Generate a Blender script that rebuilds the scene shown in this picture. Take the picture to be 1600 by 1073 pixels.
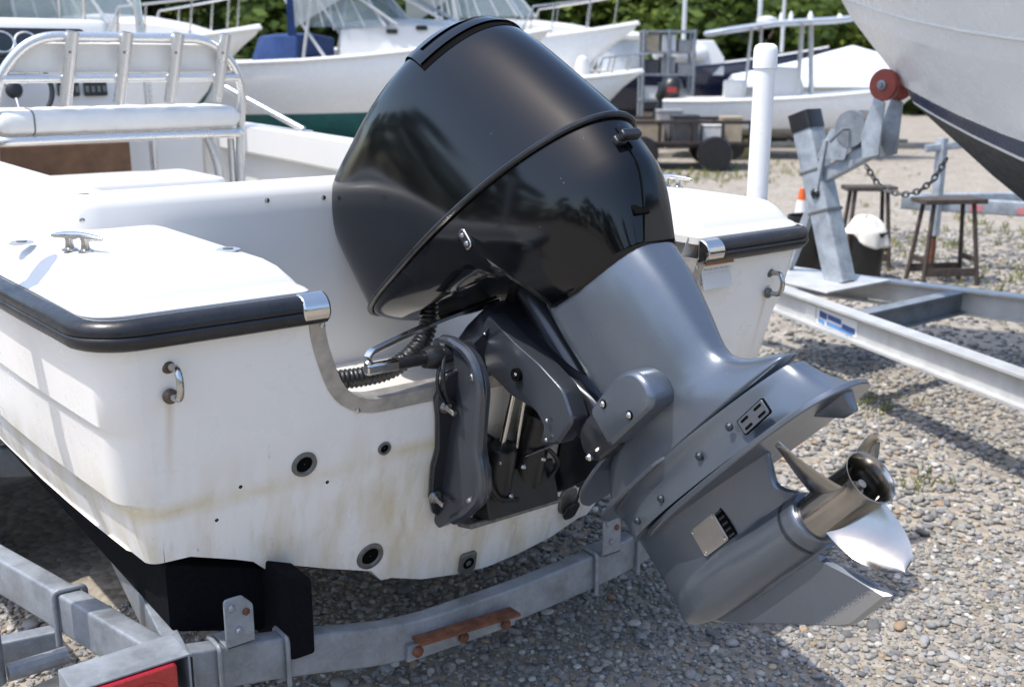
import bpy, bmesh, math, random
import numpy as np
from mathutils import Vector, Matrix

for o in list(bpy.data.objects):
    bpy.data.objects.remove(o, do_unlink=True)
scene = bpy.context.scene
COL = scene.collection
RND = random.Random(7)
rad = math.radians

# ------------------------------------------------------------------ camera
PSI = rad(52.856)
PITCH = rad(14.40)
FWD = Vector((math.cos(PSI), math.sin(PSI), 0.0))
RIGHT = Vector((math.sin(PSI), -math.cos(PSI), 0.0))
CAM = Vector((-1.838, -2.321, 2.0))
cam_data = bpy.data.cameras.new('camera')
cam = bpy.data.objects.new('camera', cam_data)
COL.objects.link(cam)
cam.location = CAM
view_dir = (FWD * math.cos(PITCH) + Vector((0, 0, -math.sin(PITCH)))).normalized()
cam.rotation_euler = view_dir.to_track_quat('-Z', 'Y').to_euler()
cam_data.sensor_width = 36.0
cam_data.lens = 38.25
cam_data.clip_start = 0.05
cam_data.clip_end = 600.0
cam_data.dof.use_dof = True
cam_data.dof.focus_distance = 2.75
cam_data.dof.aperture_fstop = 4.0
scene.camera = cam

# ------------------------------------------------------------------ sky, sun, exposure
TO_SUN = Vector((-0.46, 0.10, 1.0)).normalized()
world = bpy.data.worlds.new('World')
scene.world = world
world.use_nodes = True
wn = world.node_tree.nodes
bg = wn.get('Background') or wn.new('ShaderNodeBackground')
sky = wn.new('ShaderNodeTexSky')
sky.sky_type = 'NISHITA'
sky.sun_disc = False
sky.sun_elevation = math.asin(TO_SUN.z)
sky.sun_rotation = math.atan2(TO_SUN.x, TO_SUN.y)
sky.air_density = 1.0
sky.dust_density = 1.6
sky.ozone_density = 1.0
bg.inputs['Strength'].default_value = 0.15
world.node_tree.links.new(sky.outputs[0], bg.inputs['Color'])

sun_data = bpy.data.lights.new('sun', 'SUN')
sun_data.energy = 2.1
sun_data.angle = rad(0.53)
sun_data.color = (1.0, 0.955, 0.885)
sun = bpy.data.objects.new('sun', sun_data)
COL.objects.link(sun)
sun.location = (-6, 2, 14)
sun.rotation_euler = TO_SUN.to_track_quat('Z', 'Y').to_euler()

scene.view_settings.view_transform = 'Standard'
scene.view_settings.look = 'None'
scene.view_settings.gamma = 1.0
scene.view_settings.exposure = 1.18
scene.view_settings.use_curve_mapping = False


# ------------------------------------------------------------------ materials
def new_mat(name):
    m = bpy.data.materials.new(name)
    m.use_nodes = True
    nt = m.node_tree
    b = nt.nodes['Principled BSDF']
    return m, nt, b


def node(nt, t, **kw):
    n = nt.nodes.new(t)
    for k, v in kw.items():
        setattr(n, k, v)
    return n


def coords(nt, scale=(1, 1, 1), space='Object', loc=(0, 0, 0)):
    tc = node(nt, 'ShaderNodeTexCoord')
    mp = node(nt, 'ShaderNodeMapping')
    mp.inputs['Scale'].default_value = scale
    mp.inputs['Location'].default_value = loc
    if space == 'World':
        g = node(nt, 'ShaderNodeNewGeometry')
        nt.links.new(g.outputs['Position'], mp.inputs['Vector'])
    else:
        nt.links.new(tc.outputs[space], mp.inputs['Vector'])
    return mp.outputs['Vector']


def noise(nt, vec, scale, detail=4, rough=0.55):
    n = node(nt, 'ShaderNodeTexNoise')
    n.inputs['Scale'].default_value = scale
    n.inputs['Detail'].default_value = detail
    n.inputs['Roughness'].default_value = rough
    nt.links.new(vec, n.inputs['Vector'])
    return n.outputs['Fac']


def ramp(nt, fac, stops):
    r = node(nt, 'ShaderNodeValToRGB')
    el = r.color_ramp.elements
    while len(el) < len(stops):
        el.new(0.5)
    for e, (p, c) in zip(el, stops):
        e.position = p
        if isinstance(c, (int, float)):
            c = (c, c, c)
        e.color = (c[0], c[1], c[2], 1)
    nt.links.new(fac, r.inputs['Fac'])
    return r.outputs['Color']


def mix(nt, fac, a, b, blend='MIX'):
    m = node(nt, 'ShaderNodeMix', data_type='RGBA', blend_type=blend)
    for sock, v in ((0, fac), (6, a), (7, b)):
        if hasattr(v, 'is_output'):
            nt.links.new(v, m.inputs[sock])
        elif sock == 0:
            m.inputs[0].default_value = v
        else:
            m.inputs[sock].default_value = (v[0], v[1], v[2], 1)
    return m.outputs[2]


def math_n(nt, op, a, b=0.0):
    m = node(nt, 'ShaderNodeMath', operation=op)
    for i, v in enumerate((a, b)):
        if hasattr(v, 'is_output'):
            nt.links.new(v, m.inputs[i])
        else:
            m.inputs[i].default_value = v
    return m.outputs[0]


def bump(nt, b, height, strength=0.2, dist=0.01):
    bp = node(nt, 'ShaderNodeBump')
    bp.inputs['Strength'].default_value = strength
    bp.inputs['Distance'].default_value = dist
    nt.links.new(height, bp.inputs['Height'])
    nt.links.new(bp.outputs['Normal'], b.inputs['Normal'])


def simple(name, c, rough=0.5, metal=0.0, var=0.15, scale=6.0, coat=0.0, bmp=0.0, rvar=0.12, spec=0.5, space='World', bscale=60.0):
    """A base colour with mottled variation in colour, roughness and fine relief."""
    m, nt, b = new_mat(name)
    v = coords(nt, space=space)
    f = noise(nt, v, scale, 6, 0.6)
    lo = [x * (1 - var) for x in c]
    hi = [min(1, x * (1 + var)) for x in c]
    col = ramp(nt, f, [(0.3, lo), (0.7, hi)])
    nt.links.new(col, b.inputs['Base Color'])
    f2 = noise(nt, v, scale * 3.1, 5, 0.65)
    rr = ramp(nt, f2, [(0.3, max(0.02, rough - rvar)), (0.75, min(1, rough + rvar))])
    nt.links.new(rr, b.inputs['Roughness'])
    b.inputs['Metallic'].default_value = metal
    b.inputs['Coat Weight'].default_value = coat
    b.inputs['Coat Roughness'].default_value = 0.08
    b.inputs['Specular IOR Level'].default_value = spec
    if bmp:
        bump(nt, b, noise(nt, v, bscale, 4, 0.6), bmp, 0.004)
    return m


MAT = {}


def gelcoat(name, base, stain=True, rough=0.28):
    m, nt, b = new_mat(name)
    v = coords(nt, space='World')
    f = noise(nt, v, 2.2, 6, 0.6)
    col = ramp(nt, f, [(0.3, [x * 0.965 for x in base]), (0.7, base)])
    if stain:
        # yellow-brown runs: noise stretched along z, kept to the lower band of the transom
        vs = coords(nt, (7.0, 7.0, 0.7), 'World')
        run = noise(nt, vs, 1.6, 5, 0.6)
        g = node(nt, 'ShaderNodeNewGeometry')
        sp = node(nt, 'ShaderNodeSeparateXYZ')
        nt.links.new(g.outputs['Position'], sp.inputs[0])
        band = node(nt, 'ShaderNodeMapRange')
        band.inputs['From Min'].default_value = 1.12
        band.inputs['From Max'].default_value = 0.86
        nt.links.new(sp.outputs['Z'], band.inputs['Value'])
        r1 = ramp(nt, run, [(0.42, 0.0), (0.75, 1.0)])
        fac = math_n(nt, 'MULTIPLY', r1, band.outputs[0])
        fac = math_n(nt, 'MULTIPLY', fac, 0.9)
        col = mix(nt, fac, col, (0.56, 0.46, 0.27))
        # waterline scum
        wl = node(nt, 'ShaderNodeMapRange')
        zw = math_n(nt, 'ADD', sp.outputs['Z'], math_n(nt, 'MULTIPLY', noise(nt, v, 5.0, 3), 0.05))
        dd = math_n(nt, 'ABSOLUTE', math_n(nt, 'SUBTRACT', zw, 0.985))
        wl.inputs['From Min'].default_value = 0.036
        wl.inputs['From Max'].default_value = 0.0
        nt.links.new(dd, wl.inputs['Value'])
        fac2 = math_n(nt, 'MULTIPLY', wl.outputs[0], math_n(nt, 'MULTIPLY', ramp(nt, noise(nt, v, 3.3, 4), [(0.30, 0.0), (0.56, 1.0)]), 0.62))
        col = mix(nt, fac2, col, (0.60, 0.47, 0.21))
        # rust runs under the two towing eyes
        for ex in (-1.022, 1.045):
            dx = math_n(nt, 'ABSOLUTE', math_n(nt, 'SUBTRACT', math_n(nt, 'ADD', sp.outputs['X'], math_n(nt, 'MULTIPLY', noise(nt, v, 9.0, 2), 0.01)), ex))
            mr = node(nt, 'ShaderNodeMapRange')
            mr.inputs['From Min'].default_value = 0.014
            mr.inputs['From Max'].default_value = 0.002
            nt.links.new(dx, mr.inputs['Value'])
            mz = node(nt, 'ShaderNodeMapRange')
            mz.inputs['From Min'].default_value = 0.98
            mz.inputs['From Max'].default_value = 1.27
            mz.clamp = True
            nt.links.new(sp.outputs['Z'], mz.inputs['Value'])
            below = math_n(nt, 'LESS_THAN', sp.outputs['Z'], 1.275)
            fr_ = math_n(nt, 'MULTIPLY', math_n(nt, 'MULTIPLY', mr.outputs[0], mz.outputs[0]), math_n(nt, 'MULTIPLY', below, 0.45))
            col = mix(nt, fr_, col, (0.48, 0.31, 0.13))
        # dark scuffs and nicks
        vsc = coords(nt, (1.0, 1.0, 0.35), 'World', (3.1, 1.7, 0.4))
        sc = noise(nt, vsc, 38.0, 8, 0.75)
        msk = ramp(nt, noise(nt, v, 3.7, 3), [(0.52, 0.0), (0.66, 1.0)])
        fac3 = math_n(nt, 'MULTIPLY', ramp(nt, sc, [(0.63, 0.0), (0.67, 1.0)]), msk)
        col = mix(nt, math_n(nt, 'MULTIPLY', fac3, 0.55), col, (0.16, 0.15, 0.14))
        # grey streaks
        vg = coords(nt, (16.0, 16.0, 1.1), 'World', (9.1, 2.2, 0))
        gs = noise(nt, vg, 1.5, 5, 0.65)
        fac4 = math_n(nt, 'MULTIPLY', ramp(nt, gs, [(0.56, 0.0), (0.78, 1.0)]), math_n(nt, 'MULTIPLY', band.outputs[0], 0.45))
        col = mix(nt, fac4, col, (0.33, 0.30, 0.26))
    nt.links.new(col, b.inputs['Base Color'])
    rr = ramp(nt, noise(nt, v, 9.0, 5), [(0.3, rough - 0.06), (0.75, rough + 0.16)])
    nt.links.new(rr, b.inputs['Roughness'])
    b.inputs['Coat Weight'].default_value = 0.25
    b.inputs['Coat Roughness'].default_value = 0.12
    bump(nt, b, noise(nt, v, 2.5, 2), 0.03, 0.01)
    return m


MAT['gelcoat'] = gelcoat('gelcoat_white', (0.835, 0.815, 0.775))
MAT['deck'] = gelcoat('deck_white', (0.655, 0.642, 0.612), stain=False, rough=0.42)


def cowl_paint(name):
    m, nt, b = new_mat(name)
    v = coords(nt, space='World')
    f = noise(nt, v, 3.0, 5)
    b.inputs['Base Color'].default_value = (0.006, 0.007, 0.009, 1)
    # swirl scratches and dust in the clear coat
    vs = coords(nt, (1, 14, 14), 'World', (0.2, 0.1, 0))
    sc = noise(nt, vs, 22.0, 8, 0.8)
    vs2 = coords(nt, (9, 2, 11), 'World', (0.7, 0.3, 0))
    sc2 = noise(nt, vs2, 30.0, 8, 0.8)
    s = math_n(nt, 'MAXIMUM', ramp(nt, sc, [(0.62, 0.0), (0.8, 1.0)]), ramp(nt, sc2, [(0.64, 0.0), (0.8, 1.0)]))
    haze = ramp(nt, f, [(0.35, 0.0), (0.75, 1.0)])
    rr = math_n(nt, 'ADD', 0.085, math_n(nt, 'ADD', math_n(nt, 'MULTIPLY', s, 0.22), math_n(nt, 'MULTIPLY', haze, 0.05)))
    nt.links.new(rr, b.inputs['Roughness'])
    vo = node(nt, 'ShaderNodeTexVoronoi')
    vo.inputs['Scale'].default_value = 34.0
    nt.links.new(v, vo.inputs['Vector'])
    sepc = node(nt, 'ShaderNodeSeparateColor')
    nt.links.new(vo.outputs['Color'], sepc.inputs[0])
    speck = math_n(nt, 'MULTIPLY', math_n(nt, 'LESS_THAN', vo.outputs['Distance'], 0.035), math_n(nt, 'GREATER_THAN', sepc.outputs[0], 0.72))
    col = mix(nt, math_n(nt, 'MULTIPLY', speck, 0.7), (0.0022, 0.0025, 0.0035), (0.32, 0.33, 0.34))
    col = mix(nt, math_n(nt, 'MULTIPLY', haze, 0.006), col, (0.16, 0.18, 0.21))
    nt.links.new(col, b.inputs['Base Color'])
    b.inputs['Specular IOR Level'].default_value = 0.40
    b.inputs['Coat Weight'].default_value = 0.0
    bump(nt, b, noise(nt, v, 4.0, 2), 0.03, 0.02)
    return m


MAT['cowl'] = cowl_paint('black_cowl_paint')
MAT['black_plastic'] = simple('black_plastic', (0.012, 0.012, 0.013), 0.38, 0, 0.3, 20, bmp=0.08)
MAT['rubber'] = simple('black_rubber', (0.011, 0.011, 0.013), 0.36, 0, 0.35, 14, bmp=0.1)
MAT['hose'] = simple('ribbed_hose_plastic', (0.014, 0.014, 0.015), 0.4, 0, 0.3, 30)


def metallic_paint(name, c, wear=True):
    m, nt, b = new_mat(name)
    v = coords(nt, space='World')
    f = noise(nt, v, 5.0, 6)
    col = ramp(nt, f, [(0.3, [x * 0.93 for x in c]), (0.72, [x * 1.07 for x in c])])
    fl = noise(nt, v, 900.0, 2)
    col = mix(nt, 0.08, col, ramp(nt, fl, [(0.35, 0.03), (0.7, 0.45)]))
    if wear:
        vo = node(nt, 'ShaderNodeTexVoronoi')
        vo.inputs['Scale'].default_value = 45.0
        nt.links.new(v, vo.inputs['Vector'])
        sepc = node(nt, 'ShaderNodeSeparateColor')
        nt.links.new(vo.outputs['Color'], sepc.inputs[0])
        speck = math_n(nt, 'MULTIPLY', math_n(nt, 'LESS_THAN', vo.outputs['Distance'], 0.035), math_n(nt, 'GREATER_THAN', sepc.outputs[0], 0.9))
        col = mix(nt, math_n(nt, 'MULTIPLY', speck, 0.6), col, (0.5, 0.5, 0.5))
    nt.links.new(col, b.inputs['Base Color'])
    b.inputs['Metallic'].default_value = 0.62
    rr = ramp(nt, noise(nt, v, 6.0, 3), [(0.3, 0.27), (0.75, 0.35)])
    nt.links.new(rr, b.inputs['Roughness'])
    b.inputs['Coat Weight'].default_value = 0.35
    b.inputs['Coat Roughness'].default_value = 0.15
    bump(nt, b, noise(nt, v, 300.0, 3), 0.02, 0.001)
    return m


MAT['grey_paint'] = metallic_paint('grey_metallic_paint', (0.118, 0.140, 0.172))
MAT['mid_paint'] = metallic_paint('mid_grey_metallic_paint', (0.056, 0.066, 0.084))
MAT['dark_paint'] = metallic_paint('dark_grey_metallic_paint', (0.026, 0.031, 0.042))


def skeg_paint():
    m = metallic_paint('grey_paint_worn_skeg', (0.118, 0.140, 0.172))
    nt = m.node_tree
    b = nt.nodes['Principled BSDF']
    old = b.inputs['Base Color'].links[0].from_socket
    g = node(nt, 'ShaderNodeNewGeometry')
    vm = node(nt, 'ShaderNodeVectorMath', operation='DOT_PRODUCT')
    nt.links.new(g.outputs['Position'], vm.inputs[0])
    th = rad(47)
    vm.inputs[1].default_value = (0, math.sin(th), math.cos(th))
    base = -1.093 * math.sin(th) + 1.177 * math.cos(th)
    s = math_n(nt, 'SUBTRACT', vm.outputs['Value'], base)
    v = coords(nt, (1, 4, 4), 'World')
    s2 = math_n(nt, 'ADD', s, math_n(nt, 'MULTIPLY', math_n(nt, 'SUBTRACT', noise(nt, v, 70, 8, 0.75), 0.5), 0.075))
    bare = math_n(nt, 'LESS_THAN', s2, -0.188)
    col = mix(nt, math_n(nt, 'MULTIPLY', bare, 0.75), old, (0.36, 0.36, 0.355))
    nt.links.new(col, b.inputs['Base Color'])
    return m


MAT['skeg'] = skeg_paint()


def galvanised(name='galvanised_steel', c=(0.225, 0.25, 0.28)):
    m, nt, b = new_mat(name)
    v = coords(nt, space='World')
    vo = node(nt, 'ShaderNodeTexVoronoi')
    vo.inputs['Scale'].default_value = 95.0
    nt.links.new(v, vo.inputs['Vector'])
    sp = node(nt, 'ShaderNodeSeparateColor')
    nt.links.new(vo.outputs['Color'], sp.inputs[0])
    f = noise(nt, v, 9.0, 7, 0.68)
    col = ramp(nt, f, [(0.28, [x * 0.58 for x in c]), (0.52, c), (0.75, [min(1, x * 1.35) for x in c])])
    col = mix(nt, 0.09, col, ramp(nt, sp.outputs[0], [(0.0, 0.2), (1.0, 0.5)]))
    rust = ramp(nt, noise(nt, v, 14.0, 7, 0.7), [(0.69, 0.0), (0.78, 1.0)])
    col = mix(nt, math_n(nt, 'MULTIPLY', rust, 0.55), col, (0.16, 0.075, 0.035))
    white = ramp(nt, noise(nt, coords(nt, (1, 1, 1), 'World', (5, 5, 5)), 17.0, 7, 0.7), [(0.6, 0.0), (0.8, 1.0)])
    col = mix(nt, math_n(nt, 'MULTIPLY', white, 0.4), col, (0.55, 0.56, 0.56))
    nt.links.new(col, b.inputs['Base Color'])
    b.inputs['Metallic'].default_value = 0.35
    rr = ramp(nt, f, [(0.3, 0.42), (0.7, 0.66)])
    nt.links.new(rr, b.inputs['Roughness'])
    bump(nt, b, f, 0.12, 0.004)
    return m


MAT['galv'] = galvanised()
MAT['stainless'] = simple('stainless_steel', (0.62, 0.60, 0.57), 0.15, 1.0, 0.04, 20, rvar=0.05)
MAT['prop'] = simple('brushed_propeller_steel', (0.37, 0.352, 0.33), 0.2, 1.0, 0.08, 12, rvar=0.05)
MAT['aluminium'] = simple('satin_aluminium', (0.68, 0.67, 0.65), 0.30, 0.85, 0.03, 6, rvar=0.05)
MAT['trim'] = simple('weathered_aluminium_trim', (0.43, 0.41, 0.38), 0.45, 0.6, 0.25, 20, bmp=0.1)
MAT['cast'] = simple('cast_stainless', (0.50, 0.49, 0.47), 0.25, 1.0, 0.12, 50)
MAT['fitting'] = simple('grey_cast_fitting', (0.16, 0.16, 0.15), 0.5, 0.5, 0.3, 60, bmp=0.15)
MAT['dark_hole'] = simple('dark_hole', (0.004, 0.004, 0.004), 0.9, 0, 0.1, spec=0.05)
MAT['plate_metal'] = simple('dull_plate_metal', (0.40, 0.39, 0.37), 0.36, 0.9, 0.08, 30, rvar=0.06)
MAT['rust'] = simple('rusty_steel', (0.135, 0.052, 0.026), 0.82, 0.1, 0.5, 30, bmp=0.5)
MAT['brown_metal'] = simple('stained_bronze', (0.14, 0.105, 0.08), 0.5, 0.6, 0.4, 40, bmp=0.3)
MAT['vinyl'] = simple('cream_vinyl', (0.74, 0.71, 0.655), 0.48, 0, 0.05, 10, bmp=0.08)
MAT['carpet'] = simple('black_bunk_carpet', (0.006, 0.006, 0.008), 0.95, 0, 0.4, 90, bmp=0.9, spec=0.1, bscale=400)
MAT['pvc'] = simple('white_pvc', (0.77, 0.77, 0.76), 0.35, 0, 0.03, 5)
MAT['brown_board'] = simple('brown_board', (0.16, 0.085, 0.045), 0.6, 0, 0.3, 9)
MAT['glass_dark'] = simple('tinted_glass', (0.02, 0.026, 0.03), 0.06, 0, 0.1, rvar=0.02)
MAT['label_white'] = simple('label_white', (0.70, 0.69, 0.66), 0.5, 0, 0.05)
MAT['label_orange'] = simple('label_orange', (0.42, 0.17, 0.045), 0.55, 0, 0.2, 50)
MAT['ink'] = simple('label_ink', (0.04, 0.04, 0.04), 0.6, 0, 0.1)


def glass_mat(name, tint=(0.75, 0.85, 0.85), a=0.35):
    m, nt, b = new_mat(name)
    v = coords(nt, space='World')
    rr = ramp(nt, noise(nt, v, 7, 4), [(0.3, 0.03), (0.8, 0.14)])
    nt.links.new(rr, b.inputs['Roughness'])
    b.inputs['Base Color'].default_value = (*tint, 1)
    b.inputs['Alpha'].default_value = a
    b.inputs['Specular IOR Level'].default_value = 0.8
    return m


MAT['glass'] = glass_mat('clear_pane', (0.30, 0.36, 0.37), 0.45)
MAT['lens_red'] = simple('red_lamp_lens', (0.38, 0.008, 0.012), 0.16, 0, 0.25, 120, coat=0.5)


# ------------------------------------------------------------------ object helpers
def wloc(o):
    p = Vector((0, 0, 0))
    while o is not None:
        p = p + o.location
        o = o.parent
    return p


def thing(name, label, cat, loc=(0, 0, 0), group=None):
    o = bpy.data.objects.new(name, None)
    COL.objects.link(o)
    o.location = loc
    o.empty_display_size = 0.1
    o['label'] = label
    o['category'] = cat
    if group:
        o['group'] = group
    return o


def tag(o, label=None, cat=None, group=None, kind=None):
    if label:
        o['label'] = label
    if cat:
        o['category'] = cat
    if group:
        o['group'] = group
    if kind:
        o['kind'] = kind
    return o


class MB:
    """Collects shapes in world coordinates; build() links them as one mesh object."""

    def __init__(self):
        self.v = []
        self.f = []

    def add(self, verts, faces):
        n = len(self.v)
        self.v.extend([tuple(p) for p in verts])
        self.f.extend([tuple(i + n for i in fc) for fc in faces])
        return self

    def box(self, c, size, rot=None):
        hx, hy, hz = size[0] / 2, size[1] / 2, size[2] / 2
        vs = [Vector((x, y, z)) for x in (-hx, hx) for y in (-hy, hy) for z in (-hz, hz)]
        if rot is not None:
            vs = [rot @ p for p in vs]
        c = Vector(c)
        return self.add([p + c for p in vs], [(0, 1, 3, 2), (4, 6, 7, 5), (0, 4, 5, 1), (2, 3, 7, 6), (0, 2, 6, 4), (1, 5, 7, 3)])

    def prism(self, poly, o, e1, e2, e3, t0, t1):
        """poly: 2D outline in (e1, e2) at origin o, extruded along e3 from t0 to t1."""
        o, e1, e2, e3 = Vector(o), Vector(e1), Vector(e2), Vector(e3)
        n = len(poly)
        a = [o + e1 * p[0] + e2 * p[1] + e3 * t0 for p in poly]
        b = [o + e1 * p[0] + e2 * p[1] + e3 * t1 for p in poly]
        fs = [tuple(range(n))[::-1], tuple(range(n, 2 * n))]
        for i in range(n):
            j = (i + 1) % n
            fs.append((i, j, n + j, n + i))
        return self.add(a + b, fs)

    def loft(self, secs, closed=True, cap0=True, cap1=True):
        n = len(secs[0])
        vs = [p for s in secs for p in s]
        fs = []
        m = n if closed else n - 1
        for k in range(len(secs) - 1):
            for i in range(m):
                j = (i + 1) % n
                fs.append((k * n + i, k * n + j, (k + 1) * n + j, (k + 1) * n + i))
        if closed and cap0:
            fs.append(tuple(range(n))[::-1])
        if closed and cap1:
            b = (len(secs) - 1) * n
            fs.append(tuple(range(b, b + n)))
        return self.add(vs, fs)

    def grid(self, rows):
        return self.loft(rows, closed=False)

    def tube(self, path, r, n=12, caps=True, closed=False, prof=None):
        """r may be a number or a list of one radius per point; prof a closed 2D profile instead of a circle."""
        path = [Vector(p) for p in path]
        N = len(path)
        rs = r if isinstance(r, (list, tuple)) else [r] * N
        secs = []
        t0 = (path[1] - path[0]).normalized()
        up = Vector((0, 0, 1)) if abs(t0.z) < 0.9 else Vector((0, 1, 0))
        u = (up - t0 * up.dot(t0)).normalized()
        for i, p in enumerate(path):
            if closed:
                t = (path[(i + 1) % N] - path[i - 1]).normalized()
            elif i == 0:
                t = t0
            elif i == N - 1:
                t = (path[-1] - path[-2]).normalized()
            else:
                t = ((path[i + 1] - p).normalized() + (p - path[i - 1]).normalized()).normalized()
            u = (u - t * u.dot(t)).normalized()
            w = t.cross(u)
            if prof:
                secs.append([p + w * q[0] + u * q[1] for q in prof])
            else:
                secs.append([p + (u * math.cos(2 * math.pi * k / n) + w * math.sin(2 * math.pi * k / n)) * rs[i] for k in range(n)])
        if closed:
            secs.append(secs[0])
            return self.loft(secs, True, False, False)
        return self.loft(secs, True, caps, caps)

    def lathe(self, prof, o, axis, n=24, cap0=True, cap1=True):
        """prof: list of (distance along axis, radius)."""
        o, axis = Vector(o), Vector(axis).normalized()
        up = Vector((0, 0, 1)) if abs(axis.z) < 0.9 else Vector((0, 1, 0))
        u = (up - axis * up.dot(axis)).normalized()
        w = axis.cross(u)
        secs = [[o + axis * d + (u * math.cos(2 * math.pi * k / n) + w * math.sin(2 * math.pi * k / n)) * r for k in range(n)] for d, r in prof]
        return self.loft(secs, True, cap0, cap1)

    def ball(self, c, r, n=12, m=8, sc=(1, 1, 1)):
        c = Vector(c)
        secs = []
        for i in range(m + 1):
            t = math.pi * i / m
            rr = max(math.sin(t), 0.002)
            secs.append([c + Vector((r * sc[0] * rr * math.cos(2 * math.pi * k / n), r * sc[1] * rr * math.sin(2 * math.pi * k / n), -r * sc[2] * math.cos(t))) for k in range(n)])
        return self.loft(secs)

    def build(self, name, mat, parent=None, smooth=35, bevel=0.0, seg=2, sub=0, solid=0.0, weld=False, fix=True):
        c = Vector((0, 0, 0))
        lo = [min(p[i] for p in self.v) for i in range(3)]
        hi = [max(p[i] for p in self.v) for i in range(3)]
        c = Vector([(a + b) / 2 for a, b in zip(lo, hi)])
        me = bpy.data.meshes.new(name)
        me.from_pydata([tuple(Vector(p) - c) for p in self.v], [], self.f)
        if weld or fix:
            bm = bmesh.new()
            bm.from_mesh(me)
            if weld:
                bmesh.ops.remove_doubles(bm, verts=bm.verts, dist=0.0004)
            if fix:
                bmesh.ops.recalc_face_normals(bm, faces=bm.faces)
            bm.to_mesh(me)
            bm.free()
        me.materials.append(MAT[mat] if isinstance(mat, str) else mat)
        o = bpy.data.objects.new(name, me)
        COL.objects.link(o)
        if parent is not None:
            o.parent = parent
            o.location = c - wloc(parent)
        else:
            o.location = c
        if smooth:
            me.shade_smooth()
            if smooth < 180:
                me.set_sharp_from_angle(angle=rad(smooth))
        if solid:
            md = o.modifiers.new('thickness', 'SOLIDIFY')
            md.thickness = solid
            md.offset = -1
        if bevel:
            md = o.modifiers.new('bevel', 'BEVEL')
            md.width = bevel
            md.segments = seg
            md.limit_method = 'ANGLE'
            md.angle_limit = rad(35)
            if smooth:
                me.shade_smooth()
                md.harden_normals = False
                me.set_sharp_from_angle(angle=rad(70))
        if sub:
            md = o.modifiers.new('subdivision', 'SUBSURF')
            md.levels = sub
            md.render_levels = sub
        return o


def copy_tree(o, parent=None, delta=None):
    c = o.copy()
    COL.objects.link(c)
    c.parent = parent
    if delta is not None:
        c.location = o.location + Vector(delta)
    for ch in list(o.children):
        copy_tree(ch, c)
    return c


def lerp(a, b, t):
    return a + (b - a) * t


def smoothstep(a, b, x):
    t = max(0.0, min(1.0, (x - a) / (b - a)))
    return t * t * (3 - 2 * t)


def interp(x, pts):
    if x <= pts[0][0]:
        return pts[0][1]
    for (x0, y0), (x1, y1) in zip(pts, pts[1:]):
        if x <= x1:
            return y0 + (y1 - y0) * (x - x0) / (x1 - x0)
    return pts[-1][1]


def fillet(poly, r, n=6, closed=True):
    """Round the corners of a 2D polygon; r a number or one per corner."""
    out = []
    N = len(poly)
    for i in range(N):
        rr = r[i] if isinstance(r, (list, tuple)) else r
        p = Vector((*poly[i], 0))
        if (not closed and i in (0, N - 1)) or rr <= 0:
            out.append((p.x, p.y))
            continue
        a = Vector((*poly[i - 1], 0)) - p
        b = Vector((*poly[(i + 1) % N], 0)) - p
        rr = min(rr, a.length * 0.48, b.length * 0.48)
        p0 = p + a.normalized() * rr
        p1 = p + b.normalized() * rr
        for k in range(n + 1):
            t = k / n
            q = p0 * (1 - t) ** 2 + p * 2 * t * (1 - t) + p1 * t * t
            out.append((q.x, q.y))
    return out


def fillet3(path, r, n=6):
    out = [Vector(path[0])]
    for i in range(1, len(path) - 1):
        p = Vector(path[i])
        a = Vector(path[i - 1]) - p
        b = Vector(path[i + 1]) - p
        rr = min(r, a.length * 0.48, b.length * 0.48)
        p0 = p + a.normalized() * rr
        p1 = p + b.normalized() * rr
        for k in range(n + 1):
            t = k / n
            out.append(p0 * (1 - t) ** 2 + p * 2 * t * (1 - t) + p1 * t * t)
    out.append(Vector(path[-1]))
    return out


def bolt(parent, p, axis, r, h, mat='stainless', name='bolt', dome=True, n=10):
    prof = [(0, r), (h * 0.55, r), (h, r * 0.55), (h * 1.02, 0.001)] if dome else [(0, r), (h, r)]
    m = MB().lathe(prof, p, axis, n)
    return m.build(name, mat, parent)


# ------------------------------------------------------------------ ground
def ground_mat():
    m, nt, b = new_mat('gravel_ground')
    v = coords(nt, space='World')
    big = noise(nt, v, 0.35, 5, 0.6)
    mid = noise(nt, v, 2.0, 6, 0.65)
    vo = node(nt, 'ShaderNodeTexVoronoi')
    vo.inputs['Scale'].default_value = 26.0
    nt.links.new(v, vo.inputs['Vector'])
    sp = node(nt, 'ShaderNodeSeparateColor')
    nt.links.new(vo.outputs['Color'], sp.inputs[0])
    col = ramp(nt, mid, [(0.25, (0.20, 0.172, 0.138)), (0.5, (0.30, 0.262, 0.212)), (0.78, (0.38, 0.34, 0.285))])
    stone = ramp(nt, sp.outputs[0], [(0.0, (0.12, 0.11, 0.10)), (0.45, (0.27, 0.24, 0.20)), (1.0, (0.46, 0.42, 0.36))])
    col = mix(nt, 0.42, col, stone)
    # dusty worn lane, thin grass away from it
    gr = ramp(nt, big, [(0.56, 0.0), (0.66, 1.0)])
    gr2 = ramp(nt, noise(nt, v, 6.0, 6, 0.7), [(0.5, 0.0), (0.62, 1.0)])
    col = mix(nt, math_n(nt, 'MULTIPLY', math_n(nt, 'MULTIPLY', gr, gr2), 0.75), col, (0.13, 0.13, 0.035))
    nt.links.new(col, b.inputs['Base Color'])
    b.inputs['Roughness'].default_value = 0.95
    b.inputs['Specular IOR Level'].default_value = 0.2
    h = math_n(nt, 'ADD', math_n(nt, 'MULTIPLY', vo.outputs['Distance'], -0.6), mid)
    bump(nt, b, h, 0.7, 0.02)
    return m


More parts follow.
